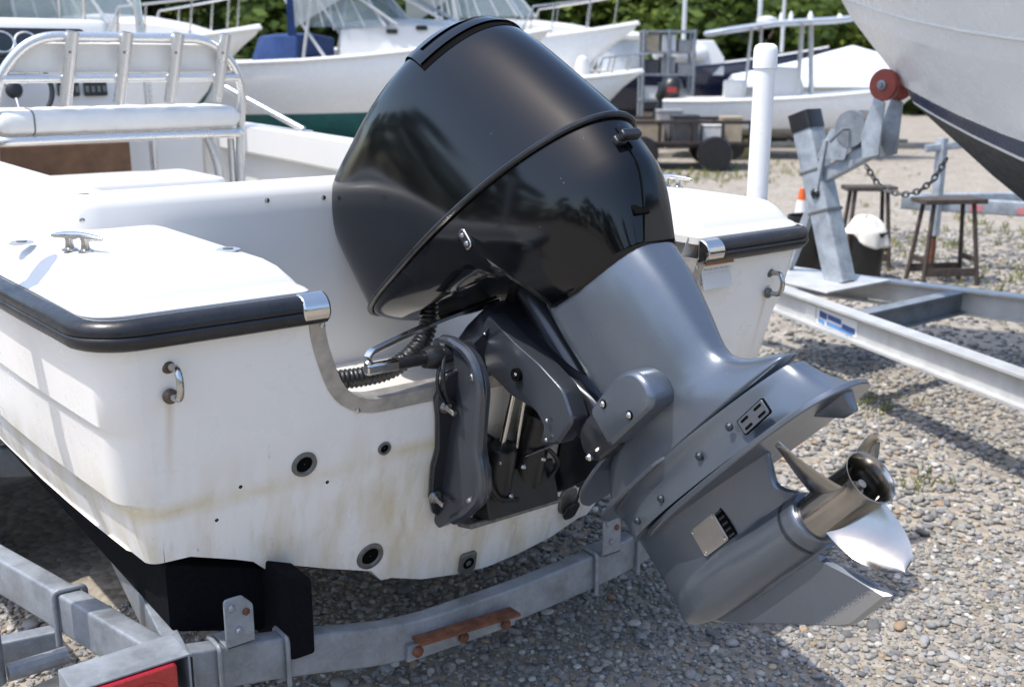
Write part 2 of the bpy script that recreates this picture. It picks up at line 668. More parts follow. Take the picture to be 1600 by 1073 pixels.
gm = MB()
N = 24
xs = [-260 + 520 * i / N for i in range(N + 1)]
gm.grid([[(x, y, 0.0) for x in xs] for y in [-120 + 420 * j / N for j in range(N + 1)]])
g_obj = gm.build('ground', ground_mat(), None, smooth=0)
tag(g_obj, kind='structure')


def pebble_mat():
    m, nt, b = new_mat('pebbles')
    at = node(nt, 'ShaderNodeAttribute')
    at.attribute_name = 'tint'
    v = coords(nt, space='World')
    f = noise(nt, v, 120.0, 4, 0.6)
    col = mix(nt, 0.35, at.outputs['Color'], ramp(nt, f, [(0.3, 0.25), (0.75, 1.0)]), 'MULTIPLY')
    nt.links.new(col, b.inputs['Base Color'])
    b.inputs['Roughness'].default_value = 0.78
    b.inputs['Specular IOR Level'].default_value = 0.3
    return m


def icosphere(sub):
    bm = bmesh.new()
    bmesh.ops.create_icosphere(bm, subdivisions=sub, radius=1.0)
    v = np.array([p.co[:] for p in bm.verts])
    f = np.array([[q.index for q in fc.verts] for fc in bm.faces])
    bm.free()
    return v, f


def scatter_pebbles(name, cells, label):
    """cells: list of (pos Nx3, radius N, icosphere level)."""
    rng = np.random.default_rng(5)
    palette = np.array([(0.38, 0.355, 0.315), (0.45, 0.42, 0.375), (0.27, 0.26, 0.245), (0.18, 0.178, 0.174), (0.32, 0.31, 0.295), (0.35, 0.335, 0.32),
                        (0.56, 0.535, 0.49), (0.42, 0.30, 0.20), (0.30, 0.30, 0.30), (0.22, 0.225, 0.235), (0.46, 0.37, 0.27)])
    weight = np.array([2.2, 1.7, 2, 1.5, 2.4, 2.0, 0.9, 0.35, 1.6, 1.1, 0.5])
    weight = weight / weight.sum()
    V, Fc, Cc, nv = [], [], [], 0
    for pos, rad_, lev in cells:
        bv, bf = icosphere(lev)
        n = len(pos)
        sc = np.stack([rng.uniform(0.8, 1.35, n), rng.uniform(0.7, 1.1, n), rng.uniform(0.34, 0.66, n)], 1) * rad_[:, None]
        # lumpy per-stone deformation
        k1 = rng.normal(size=(n, 3))
        k1 /= np.linalg.norm(k1, axis=1, keepdims=True)
        k2 = rng.normal(size=(n, 3))
        k2 /= np.linalg.norm(k2, axis=1, keepdims=True)
        d1 = np.einsum('vi,ni->nv', bv, k1)
        d2 = np.einsum('vi,ni->nv', bv, k2)
        lump = 1 - 0.30 * np.clip(d1 - 0.35, 0, 1) - 0.22 * np.clip(d2 - 0.2, 0, 1) + 0.05 * rng.normal(size=d1.shape)
        q = bv[None] * lump[..., None] * sc[:, None]
        az = rng.uniform(0, 2 * np.pi, n)
        ti = rng.normal(0, 0.28, n)
        ca, sa, ct, st = np.cos(az)[:, None], np.sin(az)[:, None], np.cos(ti)[:, None], np.sin(ti)[:, None]
        x, y, z = q[..., 0], q[..., 1], q[..., 2]
        x, z = x * ct - z * st, x * st + z * ct
        x, y = x * ca - y * sa, x * sa + y * ca
        q = np.stack([x, y, z], -1) + pos[:, None]
        V.append(q.reshape(-1, 3))
        Fc.append((bf[None] + (np.arange(n) * len(bv))[:, None, None] + nv).reshape(-1, 3))
        col = palette[rng.choice(len(palette), n, p=weight)] * rng.uniform(0.72, 1.18, (n, 1))
        Cc.append(np.repeat(col, len(bv), axis=0))
        nv += n * len(bv)
    V = np.concatenate(V)
    Fc = np.concatenate(Fc)
    Cc = np.concatenate(Cc)
    me = bpy.data.meshes.new(name)
    me.vertices.add(len(V))
    me.vertices.foreach_set('co', V.astype(np.float32).ravel())
    me.loops.add(Fc.size)
    me.loops.foreach_set('vertex_index', Fc.astype(np.int32).ravel())
    me.polygons.add(len(Fc))
    me.polygons.foreach_set('loop_start', np.arange(0, Fc.size, 3, dtype=np.int32))
    me.update(calc_edges=True)
    at = me.attributes.new('tint', 'FLOAT_COLOR', 'POINT')
    at.data.foreach_set('color', np.concatenate([np.clip(Cc, 0, 1), np.ones((len(Cc), 1))], 1).astype(np.float32).ravel())
    me.shade_smooth()
    me.materials.append(pebble_mat())
    o = bpy.data.objects.new(name, me)
    COL.objects.link(o)
    tag(o, label, 'gravel', kind='stuff')
    return o


def gravel_cells():
    rng = np.random.default_rng(11)
    out = []
    f = np.array(FWD)[:2]
    r = np.array(RIGHT)[:2]
    c = np.array(CAM)[:2]

    def fan(d0, d1, n, r0, r1, lev, zoff):
        d = np.sqrt(rng.uniform(d0 * d0, d1 * d1, n))
        s = rng.uniform(-0.56, 0.60, n) * d
        p = c[None] + d[:, None] * f + s[:, None] * r
        rr = r0 + (r1 - r0) * rng.beta(1.6, 3.4, n)
        # under the hull nothing shows: thin it there
        keep = ~((p[:, 0] > -0.95) & (p[:, 0] < 0.7) & (p[:, 1] > 1.6))
        p, rr = p[keep], rr[keep]
        z = rr * rng.uniform(0.1, 0.55, len(rr)) + zoff
        out.append((np.column_stack([p, z]), rr, lev))
    fan(1.7, 4.4, 13500, 0.007, 0.022, 2, 0.0)
    fan(1.7, 5.5, 350, 0.020, 0.036, 2, 0.0)
    fan(1.7, 4.4, 26000, 0.004, 0.010, 1, 0.0)
    fan(4.4, 7.6, 19000, 0.010, 0.032, 1, 0.0)
    fan(7.6, 13.5, 14000, 0.014, 0.042, 1, 0.0)
    return out


scatter_pebbles('gravel', gravel_cells(), 'loose grey and tan gravel covering the boatyard ground')

# ------------------------------------------------------------------ main boat
boat = thing('fishing_boat', 'white fibreglass fishing boat with notched transom, black rub rail and stained stern', 'boat', (0, 1.5, 0.45))


def yt(z):
    return (1.44 - z) * 0.24


BOT = [(0, .467), (.12, .478), (.25, .503), (.36, .545), (.395, .548), (.432, .592), (.57, .645), (.70, .700), (.765, .707), (.80, .742), (.85, .765), (.97, .812), (1.075, .815)]
SIDE = [(1.075, .815), (1.092, .88), (1.105, .955), (1.112, .972), (1.138, .990), (1.150, 1.08), (1.156, 1.165), (1.160, 1.185), (1.172, 1.200), (1.180, 1.30), (1.186, 1.385), (1.193, 1.402), (1.197, 1.47)]
RF = 0.085


def beam_k(y):
    k = 1 + 0.075 * (1 - math.exp(-max(y, 0) / 0.9))
    if y > 3.2:
        t = (y - 3.2) / 3.3
        k *= max(0.0, 1 - t ** 2.4)
    return k


def rise(y):
    return 0.016 * max(0, y) + (0.012 * max(0, y - 3) ** 2 if y > 3 else 0)


def krise(y):
    return 0.03 * max(0, y - 3.6) ** 2.4 if y > 3.6 else 0.0


YS = [0.0, 0.15, 0.35, 0.6, 0.9, 1.3, 1.8, 2.4, 3.0, 3.6, 4.2, 4.8, 5.4, 5.9, 6.3, 6.5]
hull = MB()
# bottom
for sx in (-1, 1):
    rows = []
    for y in YS:
        rows.append([(sx * (min(b, 1.038) if y == 0 else b) * beam_k(y), y + yt(z) * max(0, 1 - y), z + krise(y)) for b, z in BOT])
    hull.grid(rows)
    # sides with a rounded quarter
    rows = []
    for b, z in SIDE:
        fr = (z - 0.815) / 0.65
        rf = RF * (0.45 + 0.55 * smoothstep(0.82, 1.0, z))
        row = []
        for k in range(9):
            a = math.pi / 2 * k / 8
            row.append((sx * (b - rf + rf * math.sin(a)), yt(z) + rf - rf * math.cos(a), z))
        for y in YS[2:]:
            zz = z + krise(y) * (1 - fr) + rise(y) * fr
            row.append((sx * b * beam_k(y - 0.1), y + yt(z) * max(0, 1 - y), zz))
        rows.append(row)
    hull.grid(rows)
# transom face with the notch, outside and inside
NOTCH = fillet([(-.664, 1.50), (-.648, 1.36), (-.560, 1.145), (.560, 1.145), (.648, 1.36), (.664, 1.50)], [0, .10, .17, .17, .10, 0], 7, closed=False)
outl = [(-b, z) for b, z in reversed(BOT)][:-1] + [(b, z) for b, z in BOT]
rf_of = lambda z: RF * (0.45 + 0.55 * smoothstep(0.82, 1.0, z))
right = [(b - rf_of(z), z) for b, z in SIDE[1:]]
left = [(-(b - rf_of(z)), z) for b, z in reversed(SIDE[1:])]
top_r = [(.664, 1.47)]
notch_in = [(x, z) for x, z in reversed(NOTCH) if z < 1.47]
outline = outl[1:-1] + [(1.075 - .04, .815)] + right + top_r + notch_in + [(-.664, 1.47)] + left + [(-(1.075 - .04), .815)]
hull.add([(x, yt(z), z) for x, z in outline], [tuple(range(len(outline)))])
hull.add([(x, yt(z) + 0.07, z) for x, z in outline], [tuple(range(len(outline)))])
hull.build('hull', 'gelcoat', boat, smooth=30, fix=False)


# lids and side decks: stacked rings
def ring_loft(mb, poly, levels, r, n=7):
    """poly CCW 2D; levels = (z, inset); r one radius per corner."""
    secs = []
    N = len(poly)
    for z, ins in levels:
        q = []
        for i in range(N):
            p = Vector(poly[i])
            e0 = (p - Vector(poly[i - 1])).normalized()
            e1 = (Vector(poly[(i + 1) % N]) - p).normalized()
            n0 = Vector((-e0.y, e0.x))
            n1 = Vector((-e1.y, e1.x))
            bis = (n0 + n1)
            bis = bis / max(0.3, (bis.length ** 2) / 2)
            q.append(tuple(p + bis * ins))
        rr = [max(0.006, x - ins * 0.6) for x in r]
        secs.append([(x, y, z(x, y) if callable(z) else z) for x, y in fillet(q, rr, n)])
    mb.loft(secs, True, False, True)


LV = [(1.45, 0.0), (1.472, 0.002), (1.480, 0.012), (1.487, 0.026), (1.498, 0.034), (1.53, 0.062), (1.548, 0.088), (1.556, 0.115), (1.558, 0.14)]
deck = MB()
ring_loft(deck, [(-1.192, 0.012), (-.668, 0.012), (-.672, 1.10), (-1.272, 1.10)], LV, [.10, .035, .02, .02])
ring_loft(deck, [(.668, 0.012), (1.192, 0.012), (1.272, 1.10), (.672, 1.10)], LV, [.035, .10, .02, .02])
# splash well: front wall, side walls, floor
wl = []
for x0 in (-.70, .70):
    wl.append([(x0, .03, 1.47), (x0, .03, 1.04)])
deck.grid([[(-.705, .085, 1.50), (-.705, .82, 1.50)], [(-.69, .165, 1.12), (-.69, .80, 1.12)], [(-.62, .18, 1.055), (-.62, .74, 1.055)], [(.62, .18, 1.055), (.62, .74, 1.055)], [(.69, .165, 1.12), (.69, .80, 1.12)], [(.705, .085, 1.50), (.705, .82, 1.50)]])
# bulkhead across the well with a rounded coaming
sec = [(.735, 1.05), (.74, 1.40), (.75, 1.56), (.757, 1.61), (.768, 1.632), (.79, 1.643), (.84, 1.645), (.93, 1.643), (.955, 1.632), (.965, 1.60), (.965, .86)]
bul = []
half_path = [(x, .75, 0.0) for x in (0, .2, .4, .6, .8, .93)] + [(.93 + .12 * math.sin(rad(a)), .75 + .12 - .12 * math.cos(rad(a)), rad(a)) for a in range(12, 91, 13)] + [(1.05, 1.2, rad(90)), (1.05, 1.6, rad(90)), (1.05, 2.2, rad(90))]
full_path = [(-x, y, -a) for x, y, a in reversed(half_path[1:])] + half_path
for x, y, a in full_path:
    n_x, n_y = -math.sin(a), math.cos(a)          # towards the cockpit
    bul.append([(x + n_x * (q - .75), y + n_y * (q - .75), z) for q, z in sec])
deck.grid(bul)
# side decks running forward, their inner lips and the liner below
for sx in (-1, 1):
    rows = []
    for y in [0.76, 0.90, 1.2, 1.8, 2.4, 3.0, 3.6, 4.2, 4.8, 5.4, 5.9]:
        k = 1.19 * beam_k(y - 0.1)
        r_ = rise(y) - (.05 if y < .8 else .0165)
        w_in = max(0.05, k - 0.20)
        rows.append([(sx * k, y, 1.45 + r_), (sx * k, y, 1.475 + r_), (sx * (k - .03), y, 1.50 + r_), (sx * (k - .055), y, 1.55 + r_), (sx * (k - .08), y, 1.562 + r_), (sx * (w_in + .02), y, 1.562 + r_), (sx * w_in, y, 1.552 + r_),
                     (sx * (w_in - .004), y, 1.40 + r_), (sx * (w_in + .01), y, 1.385 + r_), (sx * (w_in + .08), y, 1.38 + r_), (sx * (w_in + .06), y, .86)])
    deck.grid(rows)
# cockpit sole and foredeck
deck.grid([[(-1.12, .96, .86), (1.12, .96, .86)], [(-1.15, 4.6, .86), (1.15, 4.6, .86)]])
fd = []
for y in [4.5, 4.9, 5.3, 5.7, 6.1, 6.45]:
    k = 1.17 * beam_k(y - 0.1)
    fd.append([(-k, y, 1.555 + rise(y)), (0, y, 1.60 + rise(y)), (k, y, 1.555 + rise(y))])
deck.grid(fd)
deck.grid([[(-1.1, 4.5, .86), (1.1, 4.5, .86)], [(-1.1, 4.5, 1.63), (1.1, 4.5, 1.63)]])
deck.build('deck', 'deck', boat, smooth=40, fix=False, weld=False)

# rub rail: one length round the port quarter to the notch, one to starboard
RP = [(-.004, -.036), (.018, -.036), (.030, -.031), (.038, -.022), (.0415, -.010), (.0395, -.0015), (.0355, .001), (.0390, .0035), (.0385, .015), (.033, .026), (.022, .033), (.008, .036), (-.004, .036)]


def rail_path(sx):
    z = 1.433
    pts = []
    for y in reversed([.20, .3, .4, .6, .9, 1.3, 1.8, 2.4, 3.0, 3.6, 4.2, 4.8, 5.4, 5.9]):
        pts.append((sx * 1.192 * beam_k(y - 0.1), y, z + rise(y)))
    r = .10
    for k in range(11):
        a = math.pi / 2 * k / 10
        pts.append((sx * (1.193 - r + r * math.cos(a)), .005 + r - r * math.sin(a), z))
    pts.append((sx * .9, .003, z))
    pts.append((sx * .655, .003, z))
    return pts


pp = rail_path(-1)
MB().tube(pp, 1, prof=RP).build('rub_rail', 'rubber', boat, smooth=50)
pp = list(reversed(rail_path(1)))
MB().tube(pp, 1, prof=RP).build('rub_rail', 'rubber', boat, smooth=50)
# bright end caps
CP = [(x * 1.16 + .002, y * 1.16) for x, y in RP]
for x0, x1 in ((-.722, -.650), (.650, .730)):
    n_ = 7
    path = [(lerp(x0, x1, t / (n_ - 1)), .003, 1.433) for t in range(n_)]
    CP = [(.047 * math.cos(rad(a)) * (1 if abs(a) < 90 else 0) - .002, .040 * math.sin(rad(a))) for a in range(-90, 91, 12)]
    MB().tube(path, 1, prof=CP).build('rail_end_cap', 'stainless', boat, smooth=50, bevel=.006)

# notch trim: folded aluminium along the edge of the cut-out
tr = []
P2 = [(x, z) for x, z in NOTCH if z < 1.41]
for i, (x, z) in enumerate(P2):
    a = P2[max(0, i - 1)]
    b = P2[min(len(P2) - 1, i + 1)]
    t = Vector((b[0] - a[0], b[1] - a[1])).normalized()
    nrm = Vector((-t.y, t.x))           # into the opening
    ins = [(x + nrm.x * .004, z + nrm.y * .004), (x - nrm.x * .036, z - nrm.y * .036)]
    y0 = lambda zz: yt(zz) - .005
    y1 = lambda zz: yt(zz) + .076
    sec = [(ins[1][0], y0(ins[1][1]), ins[1][1]), (ins[0][0], y0(ins[0][1]), ins[0][1]), (ins[0][0], y1(ins[0][1]), ins[0][1]), (ins[1][0], y1(ins[1][1]), ins[1][1])]
    tr.append(sec)
trim = MB().loft(tr).build('notch_trim', 'trim', boat, smooth=35)
for x, z in ((-.652, 1.385), (-.53, 1.128), (.652, 1.385), (.53, 1.128)):
    bolt(trim, (x, yt(z) - .006, z), (0, -1, 0), .007, .004, 'cast', 'screw')

# towing eyes
for x, z, col in ((-1.030, 1.306, 'brown_metal'), (1.035, 1.285, 'fitting')):
    y = yt(z)
    path = [(x, y, z + .036), (x + .004, y - .028, z + .036)]
    for k in range(9):
        a = math.pi / 2 - math.pi * k / 8
        path.append((x + .006, y - .034 - .022 * math.cos(a), z + .036 * math.sin(a)))
    path += [(x + .004, y - .028, z - .036), (x, y, z - .036)]
    e = MB().tube(path, .0085, 12).build('towing_eye', 'cast', boat)
    for s in (-1, 1):
        MB().lathe([(0, .018), (.005, .018), (.009, .013), (.013, .011)], (x, y - .001, z + s * .036), (0, -1, 0), 18).build('washer', col, e)


# cleats
def cleat(x, y, z, ang, name='cleat'):
    d = Vector((math.cos(ang), math.sin(ang), 0))
    p = Vector((x, y, z))
    L = .082
    bar = [p + d * t * L + Vector((0, 0, .036 + .003 * (1 - abs(t) * 2))) for t in (-1, -.8, -.5, -.2, .2, .5, .8, 1)]
    m = MB().tube(bar, [.004, .0075, .0095, .010, .010, .0095, .0075, .004], 12)
    c = m.build(name, 'stainless', boat)
    for s in (-1, 1):
        q = p + d * s * .026
        MB().lathe([(0, .019), (.004, .019), (.007, .011), (.022, .009), (.034, .011)], q, (0, 0, 1), 14).build('foot', 'cast', c)


cleat(-1.095, .415, 1.558, rad(-62))
cleat(1.08, .55, 1.558, rad(100))
# flush deck fittings and screws
for x, y, r in ((-.80, .20, .030), (-1.175, .62, .030)):
    d = MB().lathe([(0, r), (.003, r), (.005, r * .86), (.004, r * .5)], (x, y, 1.558), (0, 0, 1), 26).build('deck_plate', 'aluminium', boat)
    MB().lathe([(0, r * .42), (.0062, r * .42)], (x, y, 1.558), (0, 0, 1), 20).build('plug', 'fitting', d)
for x, z in ((-.985, 1.585), (-.44, 1.60), (-.25, 1.595), (.28, 1.60)):
    bolt(boat, (x, .752, z), (0, -1, 0), .008, .004, 'cast', 'screw')

# through-hull fittings on the transom
for x, z, r in ((-.672, 1.002, .036), (-.433, .993, .020), (-.442, .647, .043)):
    y = yt(z)
    n_ = Vector((0, -1, -.24)).normalized()
    f = MB().lathe([(-.02, r * .62), (.002, r * .62), (.006, r * .70), (.006, r * .95), (.0, r)], (x, y, z), n_, 28, False, False).build('drain_fitting', 'fitting', boat)
    MB().lathe([(.0005, r * .64), (.001, .001)], (x, y, z), n_, 24, False, False).build('bore', 'dark_hole', f)
t = MB()
n_ = Vector((0, -1, -.24)).normalized()
up_ = Vector((0, -.24, 1)).normalized()
t.prism(fillet([(-.030, -.036), (.030, -.036), (.030, .036), (-.030, .036)], .014, 5), (-.088, yt(.516), .516), (1, 0, 0), up_, n_, 0, .012)
tt = t.build('transducer_plate', 'fitting', boat, bevel=.003)
MB().lathe([(.012, .020), (.014, .018), (.010, .001)], (-.088, yt(.516), .516), n_, 18, False).build('cap', 'dark_hole', tt)
# scupper with its rubber flap and the black lead above it
o_ = (.288, yt(.635), .635)
sc = MB().prism(fillet([(-.034, -.05), (.034, -.05), (.034, .05), (-.034, .05)], .033, 6), o_, (1, 0, 0), up_, n_, 0, .012).build('scupper', 'fitting', boat, bevel=.004)
fl = [(p[0] * .72, p[1] * .8) for p in fillet([(-.034, -.05), (.034, -.05), (.034, .05), (-.034, .05)], .033, 6)]
MB().prism(fl, (.290, yt(.61) - .022, .607), (1, 0, 0), (0, -.5, .86), (0, -.86, -.5), 0, .014).build('flap', 'rubber', sc, bevel=.004)
lead = fillet3([(.33, -.02, .90), (.315, .09, .83), (.30, .12, .74), (.292, .15, .635)], .08)
MB().tube(lead, .0045, 8).build('drain_lead', 'rubber', sc)
# little screw holes
for x, z in ((-.60, .93), (-.905, .90), (-.845, .98), (.70, 1.18), (.66, 1.16)):
    MB().lathe([(0.0008, .005), (.0012, .001)], (x, yt(z), z), n_, 10, False, False).build('screw_hole', 'dark_hole', boat)
# warning label
lb = MB().box((.752, yt(1.357) - .0022, 1.357), (.135, .002, .105), Matrix.Rotation(rad(-13.5), 3, 'X')).build('warning_label', 'label_white', boat, smooth=0)
MB().box((.752, yt(1.396) - .0040, 1.396), (.133, .002, .026), Matrix.Rotation(rad(-13.5), 3, 'X')).build('orange_band', 'label_orange', lb, smooth=0)


def text_mesh(body, size, loc, e1, e2, mat, parent, name, align='LEFT', wid=None):
    cu = bpy.data.curves.new(name, 'FONT')
    cu.body = body
    cu.size = size
    cu.align_x = align
    cu.fill_mode = 'FRONT'
    cu.resolution_u = 2
    tmp = bpy.data.objects.new(name + '_c', cu)
    COL.objects.link(tmp)
    dg = bpy.context.evaluated_depsgraph_get()
    dg.update()
    me0 = bpy.data.meshes.new_from_object(tmp.evaluated_get(dg))
    vs = [v.co.copy() for v in me0.vertices]
    fs = [tuple(p.vertices) for p in me0.polygons]
    bpy.data.objects.remove(tmp, do_unlink=True)
    bpy.data.curves.remove(cu)
    e1, e2, loc = Vector(e1), Vector(e2), Vector(loc)
    k = 1.0
    if wid:
        w0 = max(v.x for v in vs) - min(v.x for v in vs)
        k = wid / w0
    m = MB().add([loc + e1 * (v.x * k) + e2 * v.y for v in vs], fs)
    return m.build(name, mat, parent, smooth=0, fix=False)


text_mesh('WARNING', .021, (.70, yt(1.389) - .0062, 1.3885), (1, 0, 0), up_, 'ink', lb, 'lettering', wid=.105)
for i, (s_, w_) in enumerate((('Never use a ladder while motor is', .122), ('running. Stay clear of propeller. Shut', .122), ('off engine when swimmers are near or', .122), ('boarding from the stern.', .085))):
    z_ = 1.366 - i * .0165
    text_mesh(s_, .0125, (.690, yt(z_) - .0045, z_), (1, 0, 0), up_, 'ink', lb, 'lettering', wid=w_)

# ---------------------------------------------------------------- leaning post seat
LPY = 3.15
lp = bpy.data.objects.new('leaning_post', None)
COL.objects.link(lp)
lp.parent = boat
lp.location = Vector((0, LPY, .86)) - boat.location


def lpx(px):                       # along the seat, port to starboard
    return px


seat_l, seat_r = -.64, .52
zt = 2.122
hoop = fillet3([(seat_l - .06, LPY + .02, .88), (seat_l - .035, LPY + .02, 1.66), (seat_l - .005, LPY - .02, 1.93), (seat_l + .16, LPY - .06, zt), (seat_r - .14, LPY - .06, zt), (seat_r + .03, LPY - .02, 1.93), (seat_r + .01, LPY + .02, 1.66), (seat_r - .02, LPY + .02, .88)], .19, 8)
fr = MB().tube(hoop, .0235, 14)
fr.tube([(seat_l + .02, LPY - .03, 1.935), (seat_r, LPY - .03, 1.935)], .021, 12)
ring = fillet3([(seat_l - .04, LPY + .40, 1.66), (seat_l - .04, LPY - .045, 1.655), (seat_r + .01, LPY - .045, 1.655), (seat_r + .01, LPY + .40, 1.66)], .09, 6)
fr.tube(ring, .0225, 12)
fr.tube([(seat_r - .03, LPY + .05, 1.62), (seat_r - .03, LPY + .05, .88)], .019, 10)
fr.tube(fillet3([(seat_r - .17, LPY + .02, 1.64), (seat_r - .13, LPY, 1.5), (seat_r - .09, LPY, .88)], .1), .021, 10)
for x in (seat_l, seat_r - .02):
    fr.tube([(x, LPY + .42, 1.64), (x, LPY + .46, .88)], .021, 10)
fr.build('seat_frame', 'aluminium', lp)
# cushion
cs = []
W0, W1 = seat_l - .02, seat_r - .01
NN = 40
for i in range(NN + 1):
    t = i / NN
    x = lerp(W0, W1, t)
    e = min(1, min(t, 1 - t) / .045)
    k = math.sqrt(max(0.02, 1 - (1 - e) ** 2))
    pl = 1 - .09 * max(0, math.cos(2 * math.pi * (x * 7.2)) - .72) / .28 if .12 < t < .97 else 1
    ring_ = []
    for q in range(28):
        a = 2 * math.pi * q / 28
        cy = math.copysign(abs(math.cos(a)) ** .38, math.cos(a)) * .235
        cz = math.copysign(abs(math.sin(a)) ** .5, math.sin(a)) * .060 * pl
        ring_.append((x, LPY + .17 + cy * (.9 + .1 * k), 1.735 + cz * (.35 + .65 * k)))
    cs.append(ring_)
cu_ = MB().loft(cs).build('seat_cushion', 'vinyl', lp, smooth=60)
cord = [(W0 + .155, LPY + .17 - .235 * math.copysign(abs(math.cos(a)) ** .38, math.cos(a)), 1.736 + .0605 * math.copysign(abs(math.sin(a)) ** .5, math.sin(a))) for a in [-1.1 + 2.6 * i / 14 for i in range(15)]]
MB().tube(cord, .004, 6).build('piping', 'fitting', cu_)
# back pad panel inside the hoop
pad = fillet([(seat_l + .05, 1.96), (seat_r - .04, 1.96), (seat_r - .03, 2.02), (seat_r - .12, 2.095), (seat_l + .17, 2.095), (seat_l + .06, 2.02)], [.01, .01, .03, .09, .12, .03], 6)
MB().prism(pad, (0, LPY + .105, 0), (1, 0, 0), (0, -.06, 1), (0, 1, .06), 0, .05).build('back_pad', 'vinyl', lp, bevel=.014, seg=3)
# rod holders
for x in (-.315, -.065, .185, .425):
    a = Vector((x - .038, LPY - .055 + .02, 1.815))
    b = Vector((x + .012, LPY - .115 + .02, 2.145))
    ax = (b - a)
    L = ax.length
    rh = MB().lathe([(0, .0285), (L, .0285), (L, .0255), (.03, .0255), (.03, .001)], a, ax, 20, True, False).build('rod_holder', 'aluminium', lp)
    bolt(rh, a + ax * .72 + Vector((-.012, -.0265, 0)), (-.4, -1, 0), .007, .004, 'fitting', 'screw')
# box seat and cooler below the leaning post
bx = MB()
ring_loft(bx, [(-.72, 2.5), (.17, 2.5), (.17, 3.05), (-.72, 3.05)], [(.87, 0), (1.39, 0), (1.40, -.015), (1.46, -.015), (1.488, .0), (1.498, .03)], [.07, .07, .07, .07])
bx.build('seat_box', 'deck', boat, smooth=40)
cb = MB().box((-.28, 3.9, 1.33), (.92, .05, .50)).build('brown_board', 'brown_board', boat, smooth=0, bevel=.006)

# ---------------------------------------------------------------- console
con = bpy.data.objects.new('console', None)
COL.objects.link(con)
con.parent = boat
con.location = Vector((0.05, 4.4, .86)) - boat.location
CY = 4.25
cm = MB()
prof = [(CY + .10, .87), (CY + .02, 1.50), (CY - .02, 1.62), (CY + .02, 1.97), (CY + .12, 2.20), (CY + .15, 2.245), (CY + .55, 2.265), (CY + .62, 1.9), (CY + .66, .87)]
cm.loft([[(x, y + (.03 if abs(x + .22) > .48 else 0), z) for y, z in prof] for x in (-.72, -.67, .23, .28)])
cm.build('console_body', 'deck', con, smooth=30, bevel=.02)
pan = MB().prism(fillet([(-.66, 0), (.13, 0), (.13, .225), (-.66, .225)], .03, 5), (0, CY + .025, 1.985), (1, 0, 0), (0, .42, .91), (0, -.91, .42), .0, .012).build('dash_panel', 'black_plastic', con, bevel=.003)
for x in (-.10, -.225, -.36):
    p = Vector((x - .10, CY + .025, 1.985)) + Vector((0, .42, .91)) * .135 + Vector((0, -.91, .42)) * .012
    gz = MB().lathe([(0, .066), (.010, .066), (.013, .058), (.009, .054)], p, (0, -.91, .42), 24, True, True).build('gauge', 'aluminium', con)
    MB().lathe([(.0095, .054), (.0105, .001)], p, (0, -.91, .42), 24, False, False).build('dial', 'glass_dark', gz)
for x, w_ in ((.0, .12), (.15, .13)):
    sw = MB().prism(fillet([(-w_ / 2, -.04), (w_ / 2, -.04), (w_ / 2, .04), (-w_ / 2, .04)], .01, 3), (x - .02, CY - .002, 1.86), (1, 0, 0), (0, .12, .99), (0, -.99, .12), 0, .014).build('switch_panel', 'black_plastic', con, bevel=.003)
    for k in range(4):
        MB().box((x - .02 - w_ / 2 + w_ * (k + .5) / 4, CY - .018, 1.86), (.018, .012, .034)).build('switch', 'fitting', sw, smooth=0)
# steering wheel
wc = Vector((-.33, CY - .14, 1.875))
wax = Vector((0, -.93, .36)).normalized()
u_ = Vector((1, 0, 0))
v_ = wax.cross(u_)
wh = MB().tube([wc + (u_ * math.cos(a) + v_ * math.sin(a)) * .185 for a in [2 * math.pi * i / 36 for i in range(36)]], .014, 10, closed=True).build('steering_wheel', 'black_plastic', con)
for a in (.5, 2.6, 4.7):
    d = u_ * math.cos(a) + v_ * math.sin(a)
    MB().tube([wc - wax * .05, wc - wax * .02 + d * .08, wc + d * .178], .008, 8).build('spoke', 'stainless', wh)
MB().lathe([(0, .045), (.03, .04), (.04, .02)], wc - wax * .05, wax, 18).build('wheel_hub', 'black_plastic', wh)
# windshield with its frame and the tower legs
ws = MB()
pts_ = [(-.70, CY + .42), (-.62, CY + .62), (.14, CY + .62), (.22, CY + .40)]
for (x0, y0), (x1, y1) in zip(pts_, pts_[1:]):
    ws.grid([[(x0, y0, 2.255), (x1, y1, 2.255)], [(x0, y0 - .10, 2.75), (x1, y1 - .10, 2.75)]])
for (x0, y0) in pts_:
    MB().tube([(x0, y0, 2.2), (x0, y0 - .10, 2.76)], .012, 8).build('windshield_post', 'aluminium', con)
ws.build('windshield', 'glass', con, smooth=0, solid=.005)
for x0, x1 in ((.46, .42), (-.90, -.86)):
    MB().tube([(x0, CY + .05, .87), (x0 - .01, CY + .05, 1.9), (x1, CY + .12, 3.1)], .024, 12).build('tower_leg', 'aluminium', con)
MB().tube([(.92, CY + .0, 1.86), (1.16, CY - .55, 1.62)], .02, 12).build('grab_rail', 'aluminium', boat)
MB().lathe([(0, .05), (.008, .05), (.012, .03)], (1.165, CY - .56, 1.605), (0, 0, 1), 18).build('rail_base', 'aluminium', boat)
for y, z, r in ((2.15, 1.33, .045), (2.1, 1.18, .03)):
    MB().lathe([(0, r), (.01, r * .9), (.011, .001)], (1.145, y + .9, z), (-1, 0, 0), 18, False).build('side_fitting', 'dark_hole', boat)

# ------------------------------------------------------------------ outboard motor
TH = rad(47)
MA = Vector((0, -math.cos(TH), math.sin(TH)))     # prop axis, aft
MS = Vector((0, math.sin(TH), math.cos(TH)))      # shaft axis, up
MX = Vector((1, 0, 0))
MO = Vector((0, -1.093, 1.177))


def M(a, w, s):
    return MO + MA * a + MX * w + MS * s


